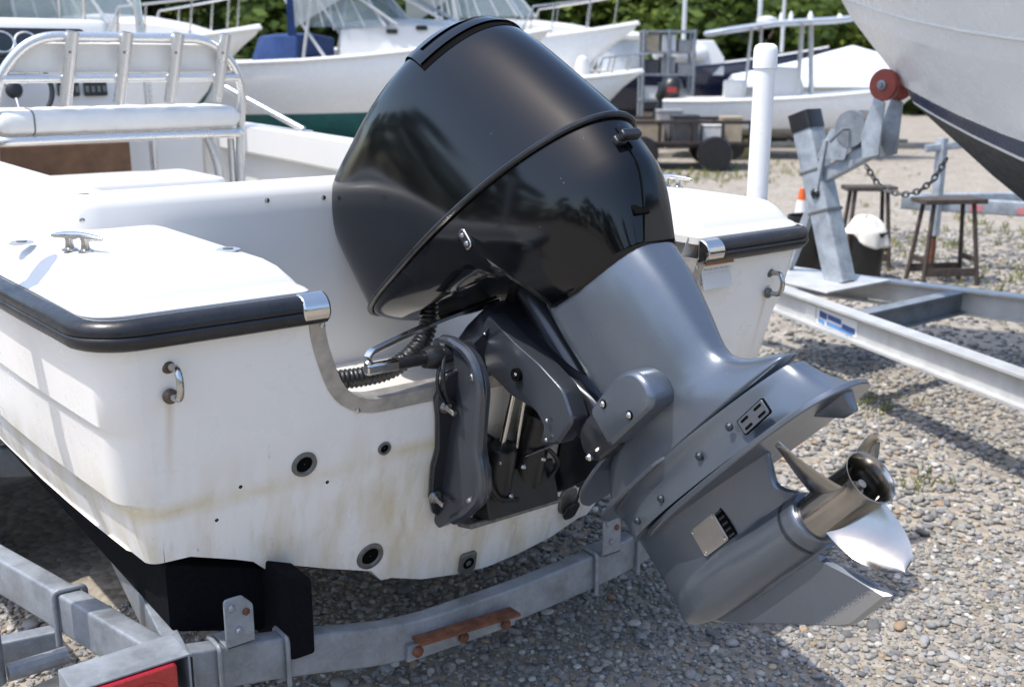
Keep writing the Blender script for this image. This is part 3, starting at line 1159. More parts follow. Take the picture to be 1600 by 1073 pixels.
motor = thing('outboard_motor', 'large tilted outboard motor with black cowl, grey leg and steel propeller on the transom', 'outboard motor', (0, .08, 1.15))
CO = dict(s0=1.05, k=.191, af=-1.08, ar=-.022, hw=.255, nf=5.2, nr=2.12, st=1.705, kt=.065, tw=.105, tf=-.1, tr=.246, m=7.2, ac=-.7)


def plan_pt(th, af, ar, hw, nf, nr, ac):
    """Point of a two-ended superellipse at polar-like parameter th (0 = aft)."""
    c, s = math.cos(th), math.sin(th)
    L, n = (ar - ac, nr) if c > 0 else (ac - af, nf)
    r = (abs(c) ** n + abs(s) ** n) ** (-1 / n)
    return c * r * L, s * r * hw


def cowl_pt(th, tau, off=0.0):
    q = CO
    a, w = plan_pt(th, q['af'], q['ar'], q['hw'], q['nf'], q['nr'], q['ac'])
    c, s = math.cos(tau), math.sin(tau)
    r = (abs(c) ** q['m'] + abs(s) ** q['m']) ** (-1 / q['m'])
    rho, h = max(c * r, 0.0), s * r
    fa = 1 - (q['tr'] if a > 0 else q['tf']) * h
    A_ = q['ac'] + a * rho * fa
    W = w * rho * (1 - q['tw'] * h)
    sb = q['s0'] - q['k'] * A_
    stp = q['st'] - q['kt'] * (A_ - q['ac'])
    S_ = sb + h * (stp - sb)
    p = M(A_, W, S_)
    if off:
        e = 1e-3
        d1 = cowl_pt(th + e, tau) - cowl_pt(th - e, tau)
        d2 = cowl_pt(th, tau + e) - cowl_pt(th, tau - e)
        n = d1.cross(d2).normalized()
        cen = M(q['ac'] + .1, 0, 1.3)
        if n.dot(p - cen) < 0:
            n = -n
        p = p + n * off
    return p


NT = 120
TAUS = [i * 4 for i in range(9)] + [35, 37.5, 39.5, 41, 42.2, 43.2, 44.2, 45.2, 46.4, 48, 50, 53, 57, 62, 68, 75, 82, 88, 89.9]
ths = [2 * math.pi * i / NT for i in range(NT)]
uc = MB().loft([[cowl_pt(t, rad(x)) for t in ths] for x in TAUS], True, False, True)
uc.build('upper_cowl', 'cowl', motor, smooth=180)
# rubber gasket between the two halves
MB().tube([cowl_pt(t, 0, .002) for t in ths], .0085, 8, closed=True).build('cowl_gasket', 'rubber', motor)

# air vent wrapping the rear top edge: raised slats over dark slots
V0 = -.86


def strip(t0, t1, nt, x0, x1, nx, off):
    return [[cowl_pt(lerp(t0, t1, i / nt), rad(lerp(x0, x1, j / nx)), off) for i in range(nt + 1)] for j in range(nx + 1)]


vent = MB()
vent.grid(strip(V0, -V0, 60, 37.6, 60, 12, .0012))
vb = vent.build('vent_opening', 'dark_hole', motor, smooth=180, fix=False)
vs_ = MB()
VT = [(39.4, 42.3), (44.1, 58)]
for x0, x1 in VT:
    nx = 8
    vs_.loft([strip(V0 + .012, -V0 - .012, 60, lerp(x0, x1, j / nx), lerp(x0, x1, j / nx), 1, .0075)[0] for j in range(nx + 1)] +
             [strip(V0 + .012, -V0 - .012, 60, lerp(x1, x0, j / nx), lerp(x1, x0, j / nx), 1, .0016)[0] for j in range(nx + 1)], False)
for t0, t1 in ((V0 + .012, V0 + .10), (-V0 - .10, -V0 - .012), (-.03, .03)):
    vs_.loft([strip(t0, t1, 6, x, x, 1, .0074)[0] for x in (42.2, 42.8, 43.4, 44.2)], False)
vs_.build('vent_slats', 'cowl', motor, smooth=60, fix=False)

# lower cowl
BOT_S = [(-1.12, 1.175), (-.95, 1.14), (-.75, 1.062), (-.60, .998), (-.50, .958), (-.455, .925), (-.430, .87), (-.412, .79), (-.405, .778), (-.3, .750), (-.12, .732), (0, .73)]


def low_pt(th, v):
    q = CO
    a, w = plan_pt(th, q['af'] + .004, q['ar'] - .004, q['hw'] - .004, q['nf'], q['nr'], q['ac'])
    a += q['ac']
    s0 = q['s0'] - q['k'] * a - .004
    # lower outline
    a2, w2 = plan_pt(th, -.99, -.124, .205, 4.0, 2.5, -.6)
    a2 += -.6
    w2 *= lerp(1, .8, smoothstep(-.8, -1.0, a2))
    ta = max(0.0, min(.999, (a2 + .34) / .218))
    tf = max(0.0, min(.999, (-.34 - a2) / .124))
    hug = .143 * (1 - ta ** 4.5) ** (1 / 4.5) * (1 - .38 * ta ** 1.5) * (1 - tf ** 8) ** .125
    w2 = lerp(math.copysign(max(hug, .0), w2), w2, smoothstep(-.395, -.47, a2))
    e = v ** 2.3 if a > -.75 else v ** 1.5
    er = max(0.0, (v - .45) / .55) ** 1.35 * .85 + .15 * v
    k = smoothstep(-.30, -.10, a)
    A_, W = lerp(a, a2, lerp(e, er, k)) + k * .006 * math.sin(math.pi * min(1, v / .9)), lerp(w, w2, lerp(e, er, k))
    # slight bulge above the leg
    sb = interp(a2, BOT_S)
    return (A_, W, lerp(s0, sb, v))


VS = [0, .06, .14, .24, .34, .44, .54, .64, .74, .83, .91, .97, 1.0]
thl = [2 * math.pi * i / 360 for i in range(360)]
secs = [[M(*low_pt(t, v)) for t in thl] for v in VS]
# turn the edge under, dark pan beneath
inner = []
for sc_, up in ((.965, -.006), (.90, .02), (.7, .05), (.4, .06), (.02, .06)):
    row = []
    for t in thl:
        a, w, s = low_pt(t, 1)
        row.append(M(-.55 + (a + .55) * sc_, w * sc_, s + up + (.0 if sc_ > .5 else .0)))
    inner.append(row)
lc = MB().loft(secs + inner, True, False, True).build('lower_cowl', 'cowl', motor, smooth=50)


def low_hit(a_, s_, side=-1):
    """Point on the lower cowl's port side nearest to (a, s)."""
    best = None
    for i in range(180, 360):
        t = rad(i)
        for k in range(41):
            q = low_pt(t, k / 40)
            d = (q[0] - a_) ** 2 + (q[2] - s_) ** 2
            if best is None or d < best[0]:
                best = (d, q)
    return best[1]


# oval latch on the side
q = low_hit(-.47, 1.055)
pl = fillet([(-.016, -.030), (.016, -.030), (.016, .030), (-.016, .030)], .0155, 6)
bd = MB().prism(pl, M(q[0], q[1] + .004, q[2]), MA, MS, -MX, 0, .008).build('side_latch', 'stainless', motor, bevel=.002)
pl2 = [(x * .78, y * .86) for x, y in pl]
MB().prism(pl2, M(q[0], q[1] + .004, q[2]), MA, MS, -MX, 0, .0092).build('latch_insert', 'black_plastic', bd)
for s_ in (-.015, .013):
    MB().lathe([(.009, .008), (.013, .006), (.0135, .001)], M(q[0], q[1] + .004, q[2] + s_), -MX, 14).build('latch_pin', 'cast', bd)
# rear latch handle
hb = MB()
hb.prism(fillet([(-.016, -.014), (.016, -.014), (.016, .014), (-.016, .014)], .010, 5), M(-.035, -.030, .975), MX, MS, MA, 0, .016)
hb.prism(fillet([(-.030, -.012), (.030, -.012), (.030, .012), (-.030, .012)], .010, 5), M(-.022, -.014, .970), MX, MS, MA, .010, .030)
hb.build('rear_latch', 'black_plastic', motor, bevel=.004)
# rear joint line and drain slot
jl = []
for k in range(16):
    v = .12 + .86 * k / 15
    a, w, s = low_pt(rad(-4), v)
    jl.append(M(a + .0005, w, s))
MB().tube(jl, .0022, 6).build('joint_line', 'dark_hole', motor)
a, w, s = low_pt(rad(-7), .78)
MB().prism(fillet([(-.022, -.014), (.022, -.014), (.022, .014), (-.022, .014)], .004, 3), M(a, w, s), MX, MS, MA, -.004, .003).build('drain_slot', 'dark_hole', motor, bevel=.001)


# leg
def sec(af, ar, hw, nf, nr, s, ac=None, n=56, ktilt=0.0, sharp_r=1.0):
    ac = (af + ar) / 2 if ac is None else ac
    out = []
    for i in range(n):
        a, w = plan_pt(2 * math.pi * i / n, af, ar, hw, nf, nr, ac)
        t = max(0, a) / (ar - ac)
        w *= 1 - (1 - sharp_r) * t ** 1.5
        out.append(M(ac + a, w, s + ktilt * (a + ac + .3)))
    return out


LEG = [(.80, -.452, -.128, .136, 8, 5, .60), (.76, -.454, -.126, .136, 8, 5, .60), (.70, -.458, -.124, .134, 8, 5, .58), (.64, -.462, -.122, .128, 7.5, 5, .56), (.58, -.466, -.127, .122, 7, 5, .54), (.52, -.47, -.133, .115, 6, 4.6, .52),
       (.47, -.485, -.139, .108, 5, 4.2, .50), (.435, -.53, -.140, .102, 3.6, 3.8, .48), (.41, -.60, -.134, .099, 3, 3.6, .46), (.385, -.66, -.114, .096, 2.8, 3.0, .44), (.365, -.69, -.088, .094, 2.6, 3.4, .44), (.345, -.705, -.054, .093, 2.5, 3.8, .44), (.328, -.712, -.020, .093, 2.4, 4.2, .44), (.314, -.716, .004, .094, 2.4, 4.6, .44),
       (.306, -.718, .014, .095, 2.4, 4.8, .45), (.300, -.718, .017, .097, 2.4, 5, .45)]
leg = MB().loft([sec(af, ar, hw, nf, nr, s, ac=-.34, sharp_r=sr) for s, af, ar, hw, nf, nr, sr in LEG])
leg.build('leg_housing', 'grey_paint', motor, smooth=180)
# collar of the lower unit below the joint
COLR = [(.297, -.722, .022, .100), (.290, -.722, .026, .1005), (.284, -.716, .028, .097), (.26, -.712, .040, .094), (.235, -.71, .055, .096), (.21, -.708, .075, .103), (.196, -.706, .088, .110)]
co = MB().loft([sec(af, ar, hw, 2.3, 5, s, ac=-.30, ktilt=-.05, sharp_r=lerp(.72, .46, smoothstep(.196, .30, s))) for s, af, ar, hw in COLR])
co.build('lower_unit_collar', 'grey_paint', motor, smooth=60)


def plate(name, pts, s, t, kt=-.05, bev=.003, mat='grey_paint', droop=0.0):
    """pts: half outline (a, half width) from nose to tail."""
    out = [(a, w) for a, w in pts] + [(a, -w) for a, w in reversed(pts) if w > 1e-4]
    lo = [M(a, w, s + kt * (a + .3) - droop * max(0, -a - .55)) for a, w in out]
    hi = [p + MS * t for p in lo]
    n = len(out)
    fs = [tuple(range(n))[::-1], tuple(range(n, 2 * n))] + [(i, (i + 1) % n, n + (i + 1) % n, n + i) for i in range(n)]
    return MB().add(lo + hi, fs).build(name, mat, motor, bevel=bev, seg=2)


def smooth_pts(p, n=5):
    out = []
    for i in range(len(p) - 1):
        p0, p1, p2, p3 = p[max(0, i - 1)], p[i], p[i + 1], p[min(len(p) - 1, i + 2)]
        for k in range(n):
            t = k / n
            out.append(tuple(.5 * (2 * p1[j] + (p2[j] - p0[j]) * t + (2 * p0[j] - 5 * p1[j] + 4 * p2[j] - p3[j]) * t * t + (-p0[j] + 3 * p1[j] - 3 * p2[j] + p3[j]) * t ** 3) for j in range(2)))
    out.append(p[-1])
    return out


plate('anti_ventilation_plate', smooth_pts([(-.66, .0), (-.60, .062), (-.48, .098), (-.30, .116), (-.10, .122), (.03, .106), (.095, .066), (.122, .0)]), .178, .014)
plate('splash_plate', smooth_pts([(-.835, .0), (-.80, .045), (-.72, .088), (-.60, .106), (-.50, .100)]) + [(-.49, 0)], .418, .010, kt=0.06)
plate('joint_lip', smooth_pts([(-.790, .0), (-.76, .042), (-.68, .082), (-.55, .103), (-.40, .112)]) + [(-.36, .09), (-.36, 0)], .290, .010)
# trim tab under the tail of the plate
tb = MB()
tb.loft([[M(-.02, w, .170), M(.035, w, .168), M(.09, w, .164)] + [M(.078 - .0 * k, w * .5, .118), M(.045, w * .5, .122)] for k, w in enumerate((-.018, .018))])
tb.build('trim_tab', 'grey_paint', motor, bevel=.004)
# gearcase strut and torpedo
ST = [(.215, -.706, -.165, .088), (.19, -.705, -.17, .080), (.16, -.703, -.185, .066), (.12, -.702, -.205, .056), (.08, -.701, -.213, .055), (.055, -.700, -.214, .060), (.03, -.69, -.21, .066), (.0, -.67, -.2, .070)]


def strut_sec(s, af, ar, hw, n=26):
    up, lo = [], []
    for i in range(n + 1):
        t = i / n
        x = .5 - .5 * math.cos(math.pi * t)
        th_ = hw * (1.0 if False else (2.598 * (x ** .62) * (1 - x) ** .85) / 1.245)
        th_ = min(th_, hw) if False else th_
        a = lerp(af, ar, x)
        up.append((a, max(th_, .0012)))
    return [M(a, w, s) for a, w in up] + [M(a, -w, s) for a, w in reversed(up)]


TOR = [(-.706, .0), (-.702, .012), (-.690, .024), (-.67, .036), (-.64, .046), (-.60, .0545), (-.54, .0605), (-.46, .0635), (-.36, .0645), (-.25, .0640), (-.172, .0620)]


def strut_par(s):
    for q0, q1 in zip(ST, ST[1:]):
        if q1[0] <= s <= q0[0]:
            t = (q0[0] - s) / (q0[0] - q1[0])
            return [lerp(q0[i], q1[i], t) for i in (1, 2, 3)]
    return list(ST[0][1:]) if s > ST[0][0] else list(ST[-1][1:])


def case_w(a, s):
    """Half width of the gearcase: strut and bullet blended with a soft fillet."""
    af, ar, hw = strut_par(max(s, .0))
    x = min(1.0, max(0.0, (a - af) / (ar - af)))
    ws_ = hw * 2.598 * (x ** .62) * (1 - x) ** .85 / 1.245 if s > -.002 else 0.0
    if s < .03:
        ws_ *= smoothstep(-.03, .03, s)
    R_ = interp(a, TOR)
    wt_ = math.sqrt(max(0.0, R_ * R_ - s * s))
    if s < 0:
        ws_ = max(ws_, .011)
    k = .034
    h = max(k - abs(ws_ - wt_), 0.0) / k
    return max(ws_, wt_) + h * h * k * .25


def case_a(s):
    """Leading and trailing edge at that height."""
    if s >= 0:
        af = strut_par(s)[0] if s > .02 else lerp(-.706, strut_par(.02)[0], s / .02)
        ar = lerp(-.172, strut_par(max(s, .03))[1], smoothstep(.058, .112, s))
    else:
        af = interp(-s, [(r, a) for a, r in TOR[:8]])
        ar = -.172
    return af, ar


rows_p, rows_s = [], []
for s in [.215, .20, .185, .17, .155, .14, .125, .112, .10, .092, .084, .077, .070, .064, .058, .052, .046, .04, .033, .026, .018, .01, .0, -.01, -.02, -.028, -.036, -.043, -.049, -.054, -.058, -.0615, -.064, -.070]:
    af, ar = case_a(s)
    r1, r2 = [], []
    for i in range(47):
        t = i / 46
        x = t * t * (3 - 2 * t) * .45 + t * .55
        a = lerp(af, ar, x)
        w = max(case_w(a, s), .0012)
        if i == 0:
            w = .0012
        if s > .075 and i == 46:
            w = .0015
        r1.append(M(a, -w, s))
        r2.append(M(a, w, s))
    rows_p.append(r1)
    rows_s.append(r2)
gc = MB().loft([p + list(reversed(q)) for p, q in zip(rows_p, rows_s)])
gc.build('gearcase', 'grey_paint', motor, smooth=50)
# bearing carrier ring at its aft end
MB().lathe([(-.215, .0650), (-.213, .0652), (-.209, .0652), (-.207, .0648)], M(0, 0, 0), MA, 48, False, False).build('carrier_joint', 'dark_paint', motor)
MB().lathe([(-.180, .0625), (-.170, .0618), (-.166, .058), (-.166, .03)], M(0, 0, 0), MA, 48, False, True).build('carrier_ring', 'grey_paint', motor, smooth=40)
SK = [(-.655, -.030), (-.60, -.063), (-.437, -.136), (-.26, -.218), (-.236, -.226), (-.215, -.2265), (-.104, -.217), (-.150, -.150), (-.205, -.082), (-.198, -.055), (-.30, -.03)]
sk = MB()


def sk_sec(w, shrink):
    cx, cy = -.33, -.10
    return [M(cx + (a - cx) * (1 - shrink), w, cy + (s - cy) * (1 - shrink) if s < -.09 else s) for a, s in SK]


sk.loft([sk_sec(-.0125, .06), sk_sec(-.0035, .0), sk_sec(.0035, .0), sk_sec(.0125, .06)])
sk.build('skeg', 'skeg', motor, smooth=30)
MB().ball(M(-.192, 0, -.066), .015, 12, 8).build('fillet_boss', 'grey_paint', motor)


strut_w = case_w


# square plate over the water intake
cA, cS = -.428, .105
w0 = strut_w(-.47, .105)
w1 = strut_w(-.38, .105)
ti = math.atan2(w1 - w0, .09)
eA = (MA * math.cos(ti) - MX * math.sin(ti)).normalized()
eN = -(eA.cross(MS)).normalized()
if eN.x > 0:
    eN = -eN
pc = M(cA, -strut_w(cA, cS), cS) + eN * .001
ik = MB().prism(fillet([(-.052, -.036), (.062, -.036), (.062, .036), (-.052, .036)], .004, 3), pc + eA * .004, eA, MS, eN, -.006, .0015).build('water_intake', 'dark_hole', motor)
np_ = MB().prism(fillet([(-.052, -.036), (.040, -.036), (.040, .036), (-.052, .036)], .006, 4), pc, eA, MS, eN, 0, .005).build('intake_plate', 'plate_metal', motor, bevel=.001)
for x, y in ((-.045, -.029), (-.045, .029), (.033, -.029), (.033, .029)):
    sc_ = MB().lathe([(.005, .005), (.0072, .0042), (.0074, .001)], pc + eA * x + MS * y, eN, 12).build('screw', 'stainless', np_)
for k in range(5):
    MB().prism([(.043, -.034 + k * .015), (.062, -.034 + k * .015), (.062, -.029 + k * .015), (.043, -.029 + k * .015)], pc + eA * .002, eA, MS, eN, 0, .0042).build('grille_bar', 'dark_paint', ik, smooth=0)
# exhaust / idle relief grille on the collar
gw = -.1015
gp = fillet([(-.048, -.019), (.048, -.019), (.048, .019), (-.048, .019)], .006, 4)
gO = M(-.070, gw - .004, .222)
gl = MB().prism(gp, gO, MA, MS, -MX, -.003, .003).build('relief_grille', 'dark_hole', motor, bevel=.001)
gp2 = [(x * .94, y * .88) for x, y in gp]
MB().prism(gp2, gO, MA, MS, -MX, 0, .0042).build('grille_plate', 'grey_paint', gl, bevel=.001)
for x0, y0 in ((-.030, .009), (.018, .009), (-.030, -.009), (.018, -.009)):
    MB().prism(fillet([(x0 - .006, y0 - .003), (x0 + .020, y0 - .003), (x0 + .020, y0 + .003), (x0 - .006, y0 + .003)], .003, 3), gO, MA, MS, -MX, 0, .0048).build('grille_slot', 'dark_hole', gl)
# collar bolts
for a, s in ((-.275, .243), (-.46, .232), (-.585, .235), (-.15, .245)):
    w = -.094 * (1 - abs((a + .30) / .45) ** 2.6) ** (1 / 2.6) - .003 if a < -.3 else -.098
    bolt(motor, M(a, w, s), -MX, .010, .010, 'dark_paint', 'collar_bolt')

# lower mount cover
CV = fillet([(-.470, .395), (-.262, .383), (-.243, .435), (-.262, .487), (-.330, .512), (-.470, .500)], [.015, .03, .03, .035, .03, .015], 5)
cvm = MB()
cvm.loft([[M(a, -.085, s) for a, s in CV], [M(a, -.140, s) for a, s in CV], [M(-.36 + (a + .36) * .97, -.150, .447 + (s - .447) * .95) for a, s in CV], [M(-.36 + (a + .36) * .90, -.156, .447 + (s - .447) * .85) for a, s in CV]])
cv = cvm.build('mount_cover', 'grey_paint', motor, smooth=45, bevel=.003)
for a, s in ((-.405, .482), (-.345, .412)):
    MB().lathe([(.0, .011), (.002, .011), (.0025, .009)], M(a, -.1555, s), -MX, 16, False).build('bolt_recess', 'dark_hole', cv)
    bolt(cv, M(a, -.156, s), -MX, .0085, .008, 'stainless', 'bolt')
# knuckle of the lower mount
kn = MB()
KN = fillet([(-.585, .405), (-.475, .395), (-.468, .500), (-.52, .515), (-.585, .502), (-.610, .455)], [.03, .01, .01, .03, .035, .03], 5)
kn.loft([[M(-.53 + (a + .53) * f, w, .455 + (s - .455) * f) for a, s in KN] for w, f in ((-.122, .82), (-.116, .94), (-.100, 1), (.100, 1), (.116, .94), (.122, .82))])
knk = kn.build('mount_knuckle', 'dark_paint', motor, smooth=40)
for a, s in ((-.575, .425),):
    bolt(knk, M(a, -.128, s), -MX, .010, .012, 'stainless', 'bolt')

# swivel bracket
SW = [(1.000, -.775, -.700, .085), (.985, -.800, -.680, .125), (.955, -.825, -.660, .165), (.90, -.835, -.640, .185), (.84, -.79, -.620, .135), (.78, -.745, -.602, .115), (.72, -.70, -.585, .10), (.66, -.66, -.565, .10), (.60, -.645, -.545, .095), (.55, -.64, -.525, .09), (.505, -.635, -.50, .09)]
sb_ = MB()


def sw_sec(s, a0, a1, hw):
    k = .72
    o = fillet([(a0, -hw), (a1, -hw * k), (a1, hw * k), (a0, hw)], .022, 4)
    return [M(a, w, s) for a, w in o]


sb_.loft([sw_sec(*q_) for q_ in SW])
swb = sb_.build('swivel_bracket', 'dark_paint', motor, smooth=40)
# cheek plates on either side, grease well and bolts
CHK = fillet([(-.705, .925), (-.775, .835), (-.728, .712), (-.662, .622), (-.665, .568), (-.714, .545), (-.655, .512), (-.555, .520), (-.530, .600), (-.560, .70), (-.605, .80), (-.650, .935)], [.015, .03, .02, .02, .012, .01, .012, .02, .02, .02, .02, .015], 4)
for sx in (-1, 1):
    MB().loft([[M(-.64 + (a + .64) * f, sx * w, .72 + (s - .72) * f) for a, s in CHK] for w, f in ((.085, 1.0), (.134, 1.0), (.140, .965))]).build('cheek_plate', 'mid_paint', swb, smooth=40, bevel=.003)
for a, s, r in ((-.655, .735, .018),):
    w = .140
    MB().lathe([(0, r), (.012, r), (.012, r * .6), (.008, .001)], M(a, -w - .001, s), -MX, 20).build('grease_well', 'dark_hole', swb)
    bolt(swb, M(a + .004, -w - .006, s), -MX, .007, .012, 'stainless', 'grease_nipple')
for a, s in ((-.632, .575), (-.672, .540), (-.69, .895)):
    w = .140
    bolt(swb, M(a, -w - .008, s), -MX, .006, .006, 'cast', 'bolt')
# steering tube joining bracket and leg, and the bright steering rod beside it
MB().lathe([(.50, .050), (.70, .044), (.95, .044), (1.02, .04)], M(-.60, 0, 0), MS, 24).build('steering_tube', 'dark_paint', motor)
arm = MB().prism(fillet([(-.72, -.02), (-.45, -.09), (-.45, .09), (-.72, .02)], .02), M(0, 0, .96), MA, MX, MS, 0, .035).build('steering_arm', 'black_plastic', motor, bevel=.006)

# clamp brackets on the transom
TUBE_Y, TUBE_Z = .085, 1.228
for sx in (-1, 1):
    fl_ = [(.205, 1.205), (.270, 1.190), (.296, 1.12), (.282, 1.06), (.268, .96), (.276, .90), (.270, .80), (.252, .745), (.165, .680), (.150, .70), (.205, .80)]
    br = bpy.data.objects.new('clamp_bracket', None)
    COL.objects.link(br)
    br.parent = motor
    br.location = Vector((sx * .24, .05, .95)) - motor.location
    nrm = Vector((0, -1, -.24)).normalized()
    upp = Vector((0, -.24, 1)).normalized()
    pts0 = [Vector((sx * x, yt(z), z)) for x, z in fl_]
    fm = MB()
    n_ = len(pts0)
    a_ = [p + nrm * .001 for p in pts0]
    b_ = [p + nrm * .020 for p in pts0]
    fm.add(a_ + b_, [tuple(range(n_))[::-1], tuple(range(n_, 2 * n_))] + [(i, (i + 1) % n_, n_ + (i + 1) % n_, n_ + i) for i in range(n_)])
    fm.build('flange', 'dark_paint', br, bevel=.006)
    sp_ = fillet([(.165, 1.17), (.165, 1.262), (.06, 1.268), (-.015, 1.255), (-.058, 1.225), (-.082, 1.165), (-.066, 1.06), (-.058, .985), (-.082, .930), (-.080, .855), (-.01, .79), (.15, .69), (.175, .70), (.06, 1.165)], [.02, .03, .03, .03, .03, .03, .05, .03, .03, .03, .03, .01, .01, .01], 4)
    x0, x1 = (.205, .234)
    sd = MB()
    cy_, cz_ = .03, 1.0
    levels = [(x0, .95), (x0 + .006, 1.0), (x1 - .010, 1.0), (x1, .94)]
    sd.loft([[(sx * x, y if y > .1 else lerp(.1, y, f), z) for y, z in sp_] for x, f in levels])
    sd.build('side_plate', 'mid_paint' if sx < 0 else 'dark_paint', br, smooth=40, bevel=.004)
    rim = [(.10, 1.262), (.06, 1.268), (-.015, 1.255), (-.055, 1.225), (-.078, 1.165), (-.064, 1.06), (-.056, .985), (-.078, .930), (-.076, .855), (-.01, .79), (.06, .745)]
    MB().tube(fillet3([(sx * .232, y + .012, z) for y, z in rim], .03, 4), .0165, 10).build('rim', 'mid_paint', br)
    for x, z in ((.262, 1.095), (.258, .805)):
        p = Vector((sx * x, yt(z), z)) + nrm * .020
        MB().lathe([(0, .020), (.004, .020), (.004, .014), (.014, .014), (.014, .0085), (.046, .0085), (.048, .004)], p, nrm, 14).build('mount_bolt', 'cast', br)
    for y, z in ((-.045, .845), (-.01, .83), (-.03, 1.19)):
        bolt(br, (sx * (x1 - .002), y, z), (sx, 0, 0), .011, .010, 'cast', 'bolt')
    MB().lathe([(0, .009), (.002, .009)], (sx * (x1 - .003), .0, .985), (sx, 0, 0), 14).build('adjust_hole', 'dark_hole', br)
# bottom bar
MB().box((0, .115, .694), (.34, .075, .018), Matrix.Rotation(rad(-13), 3, 'X')).build('anode_bar', 'fitting', motor, bevel=.004)
# tilt tube with the steering link on its port end
tt_ = MB().tube([(-.30, TUBE_Y, TUBE_Z), (.26, TUBE_Y, TUBE_Z)], .024, 18).build('tilt_tube', 'dark_paint', motor)
MB().lathe([(0, .032), (.02, .034), (.035, .030), (.05, .026)], (-.265, TUBE_Y, TUBE_Z), (-1, 0, 0), 14).build('tilt_nut', 'black_plastic', tt_, smooth=30)
MB().tube([(-.30, TUBE_Y, TUBE_Z), (-.40, TUBE_Y, TUBE_Z)], .0165, 14).build('steering_sleeve', 'black_plastic', tt_)
fk = MB().box((-.445, TUBE_Y, TUBE_Z), (.10, .026, .030)).build('rod_end', 'stainless', tt_, bevel=.006)
bolt(fk, (-.485, TUBE_Y, TUBE_Z + .013), (0, 0, 1), .012, .012, 'cast', 'bolt')
lk = fillet3([(-.488, TUBE_Y, TUBE_Z + .030), (-.475, TUBE_Y + .004, TUBE_Z + .045), (-.36, TUBE_Y + .03, TUBE_Z + .064), (-.22, TUBE_Y + .06, TUBE_Z + .085), (-.02, TUBE_Y + .06, TUBE_Z + .12)], .05)
MB().tube(lk, 1, prof=[(-.011, -.006), (.011, -.006), (.011, .006), (-.011, .006)]).build('drag_link', 'stainless', tt_, bevel=.002)
# power trim unit between the brackets
tu = MB()
tu.lathe([(0, .046), (.02, .050), (.20, .048), (.22, .044), (.225, .030)], (-.075, .11, .725), (0, -.26, 1), 20)
tu.lathe([(0, .052), (.24, .052), (.26, .046), (.30, .046), (.31, .03)], (.045, .12, .735), (0, -.30, 1), 20)
tu.box((0, .10, .775), (.26, .09, .13), Matrix.Rotation(rad(-14), 3, 'X'))
tu.build('trim_unit', 'black_plastic', motor, smooth=35, bevel=.004)
MB().tube([(-.075, .055, .94), (-.055, -.005, 1.20)], .0105, 12).build('trim_rod', 'stainless', motor)
MB().tube([(-.020, .060, .92), (-.010, .0, 1.22)], .0085, 12).build('trim_rod', 'stainless', motor)
MB().tube([(.045, .03, 1.03), (.05, -.03, 1.19)], .026, 14).build('tilt_ram', 'black_plastic', motor)
for x, y, z in ((-.10, .035, .90), (-.02, .03, .87), (.05, .025, .88), (.11, .03, .93), (-.05, .05, .78)):
    bolt(motor, (x, y, z), (0, -1, -.2), .009, .012, 'cast', 'trim_bolt')
# loose wiring and hydraulic lines round the bracket
for pts_, r_ in (([(-.262, .06, 1.235), (-.292, .03, 1.20), (-.280, .035, 1.13), (-.245, .05, 1.10), (-.20, .07, 1.06), (-.13, .08, .98)], .006),
                 ([(-.262, .07, 1.225), (-.30, .05, 1.18), (-.285, .05, 1.12), (-.24, .07, 1.08), (-.15, .09, 1.0), (-.05, .09, .93)], .005),
                 ([(-.11, .06, .90), (-.14, .03, .84), (-.10, .035, .78), (-.02, .05, .76)], .007),
                 ([(.02, .04, .95), (.07, -.005, .90), (.12, .03, .84), (.10, .07, .78)], .007)):
    MB().tube(fillet3(pts_, .04), r_, 8).build('hydraulic_line', 'rubber', motor)
MB().tube([(-.02, .02, .905), (.075, .0, .925)], .005, 8).build('trim_pipe', 'stainless', motor)
# corrugated rigging hose from the well into the cowl
hp = fillet3([(-.60, .36, 1.155), (-.45, .32, 1.135), (-.28, .30, 1.14), (-.15, .31, 1.22), (-.12, .36, 1.38), (-.10, .42, 1.55)], .13, 10)
dense = []
acc = 0
for p, q in zip(hp, hp[1:]):
    L = (q - p).length
    k = max(1, int(L / .0035))
    for i in range(k):
        dense.append(p + (q - p) * (i / k))
dense.append(hp[-1])
rs_, d_ = [], 0
for i, p in enumerate(dense):
    if i:
        d_ += (p - dense[i - 1]).length
    rs_.append(.0270 + .0028 * math.sin(2 * math.pi * d_ / .0135))
MB().tube(dense, rs_, 14).build('rigging_hose', 'hose', motor, smooth=80)

# ------------------------------------------------------------------ propeller
prop = bpy.data.objects.new('propeller', None)
COL.objects.link(prop)
prop.parent = motor
prop.location = M(-.09, 0, 0) - motor.location
MB().lathe([(-.176, .035), (-.176, .0500), (-.165, .0515), (-.12, .0525), (-.06, .0520), (-.02, .0520), (.000, .0545), (.012, .0595), (.015, .0600), (.0145, .0575), (.004, .051), (-.03, .0475), (-.10, .046), (-.102, .012)], M(0, 0, -.003), MA, 48, False, True).build('hub', 'prop', prop, smooth=35)
MB().lathe([(-.11, .024), (-.055, .022), (-.05, .016), (-.030, .016), (-.028, .010), (-.012, .0095), (-.010, .001)], M(0, 0, -.003), MA, 18).build('propeller_nut', 'fitting', prop, smooth=30)
for k in range(3):
    a_ = 2 * math.pi * k / 3 + .5
    d_ = MX * math.cos(a_) + MS * math.sin(a_)
    MB().tube([M(-.085, 0, -.003) + d_ * .02, M(-.085, 0, -.003) + d_ * .047], .006, 8).build('hub_spoke', 'fitting', prop)


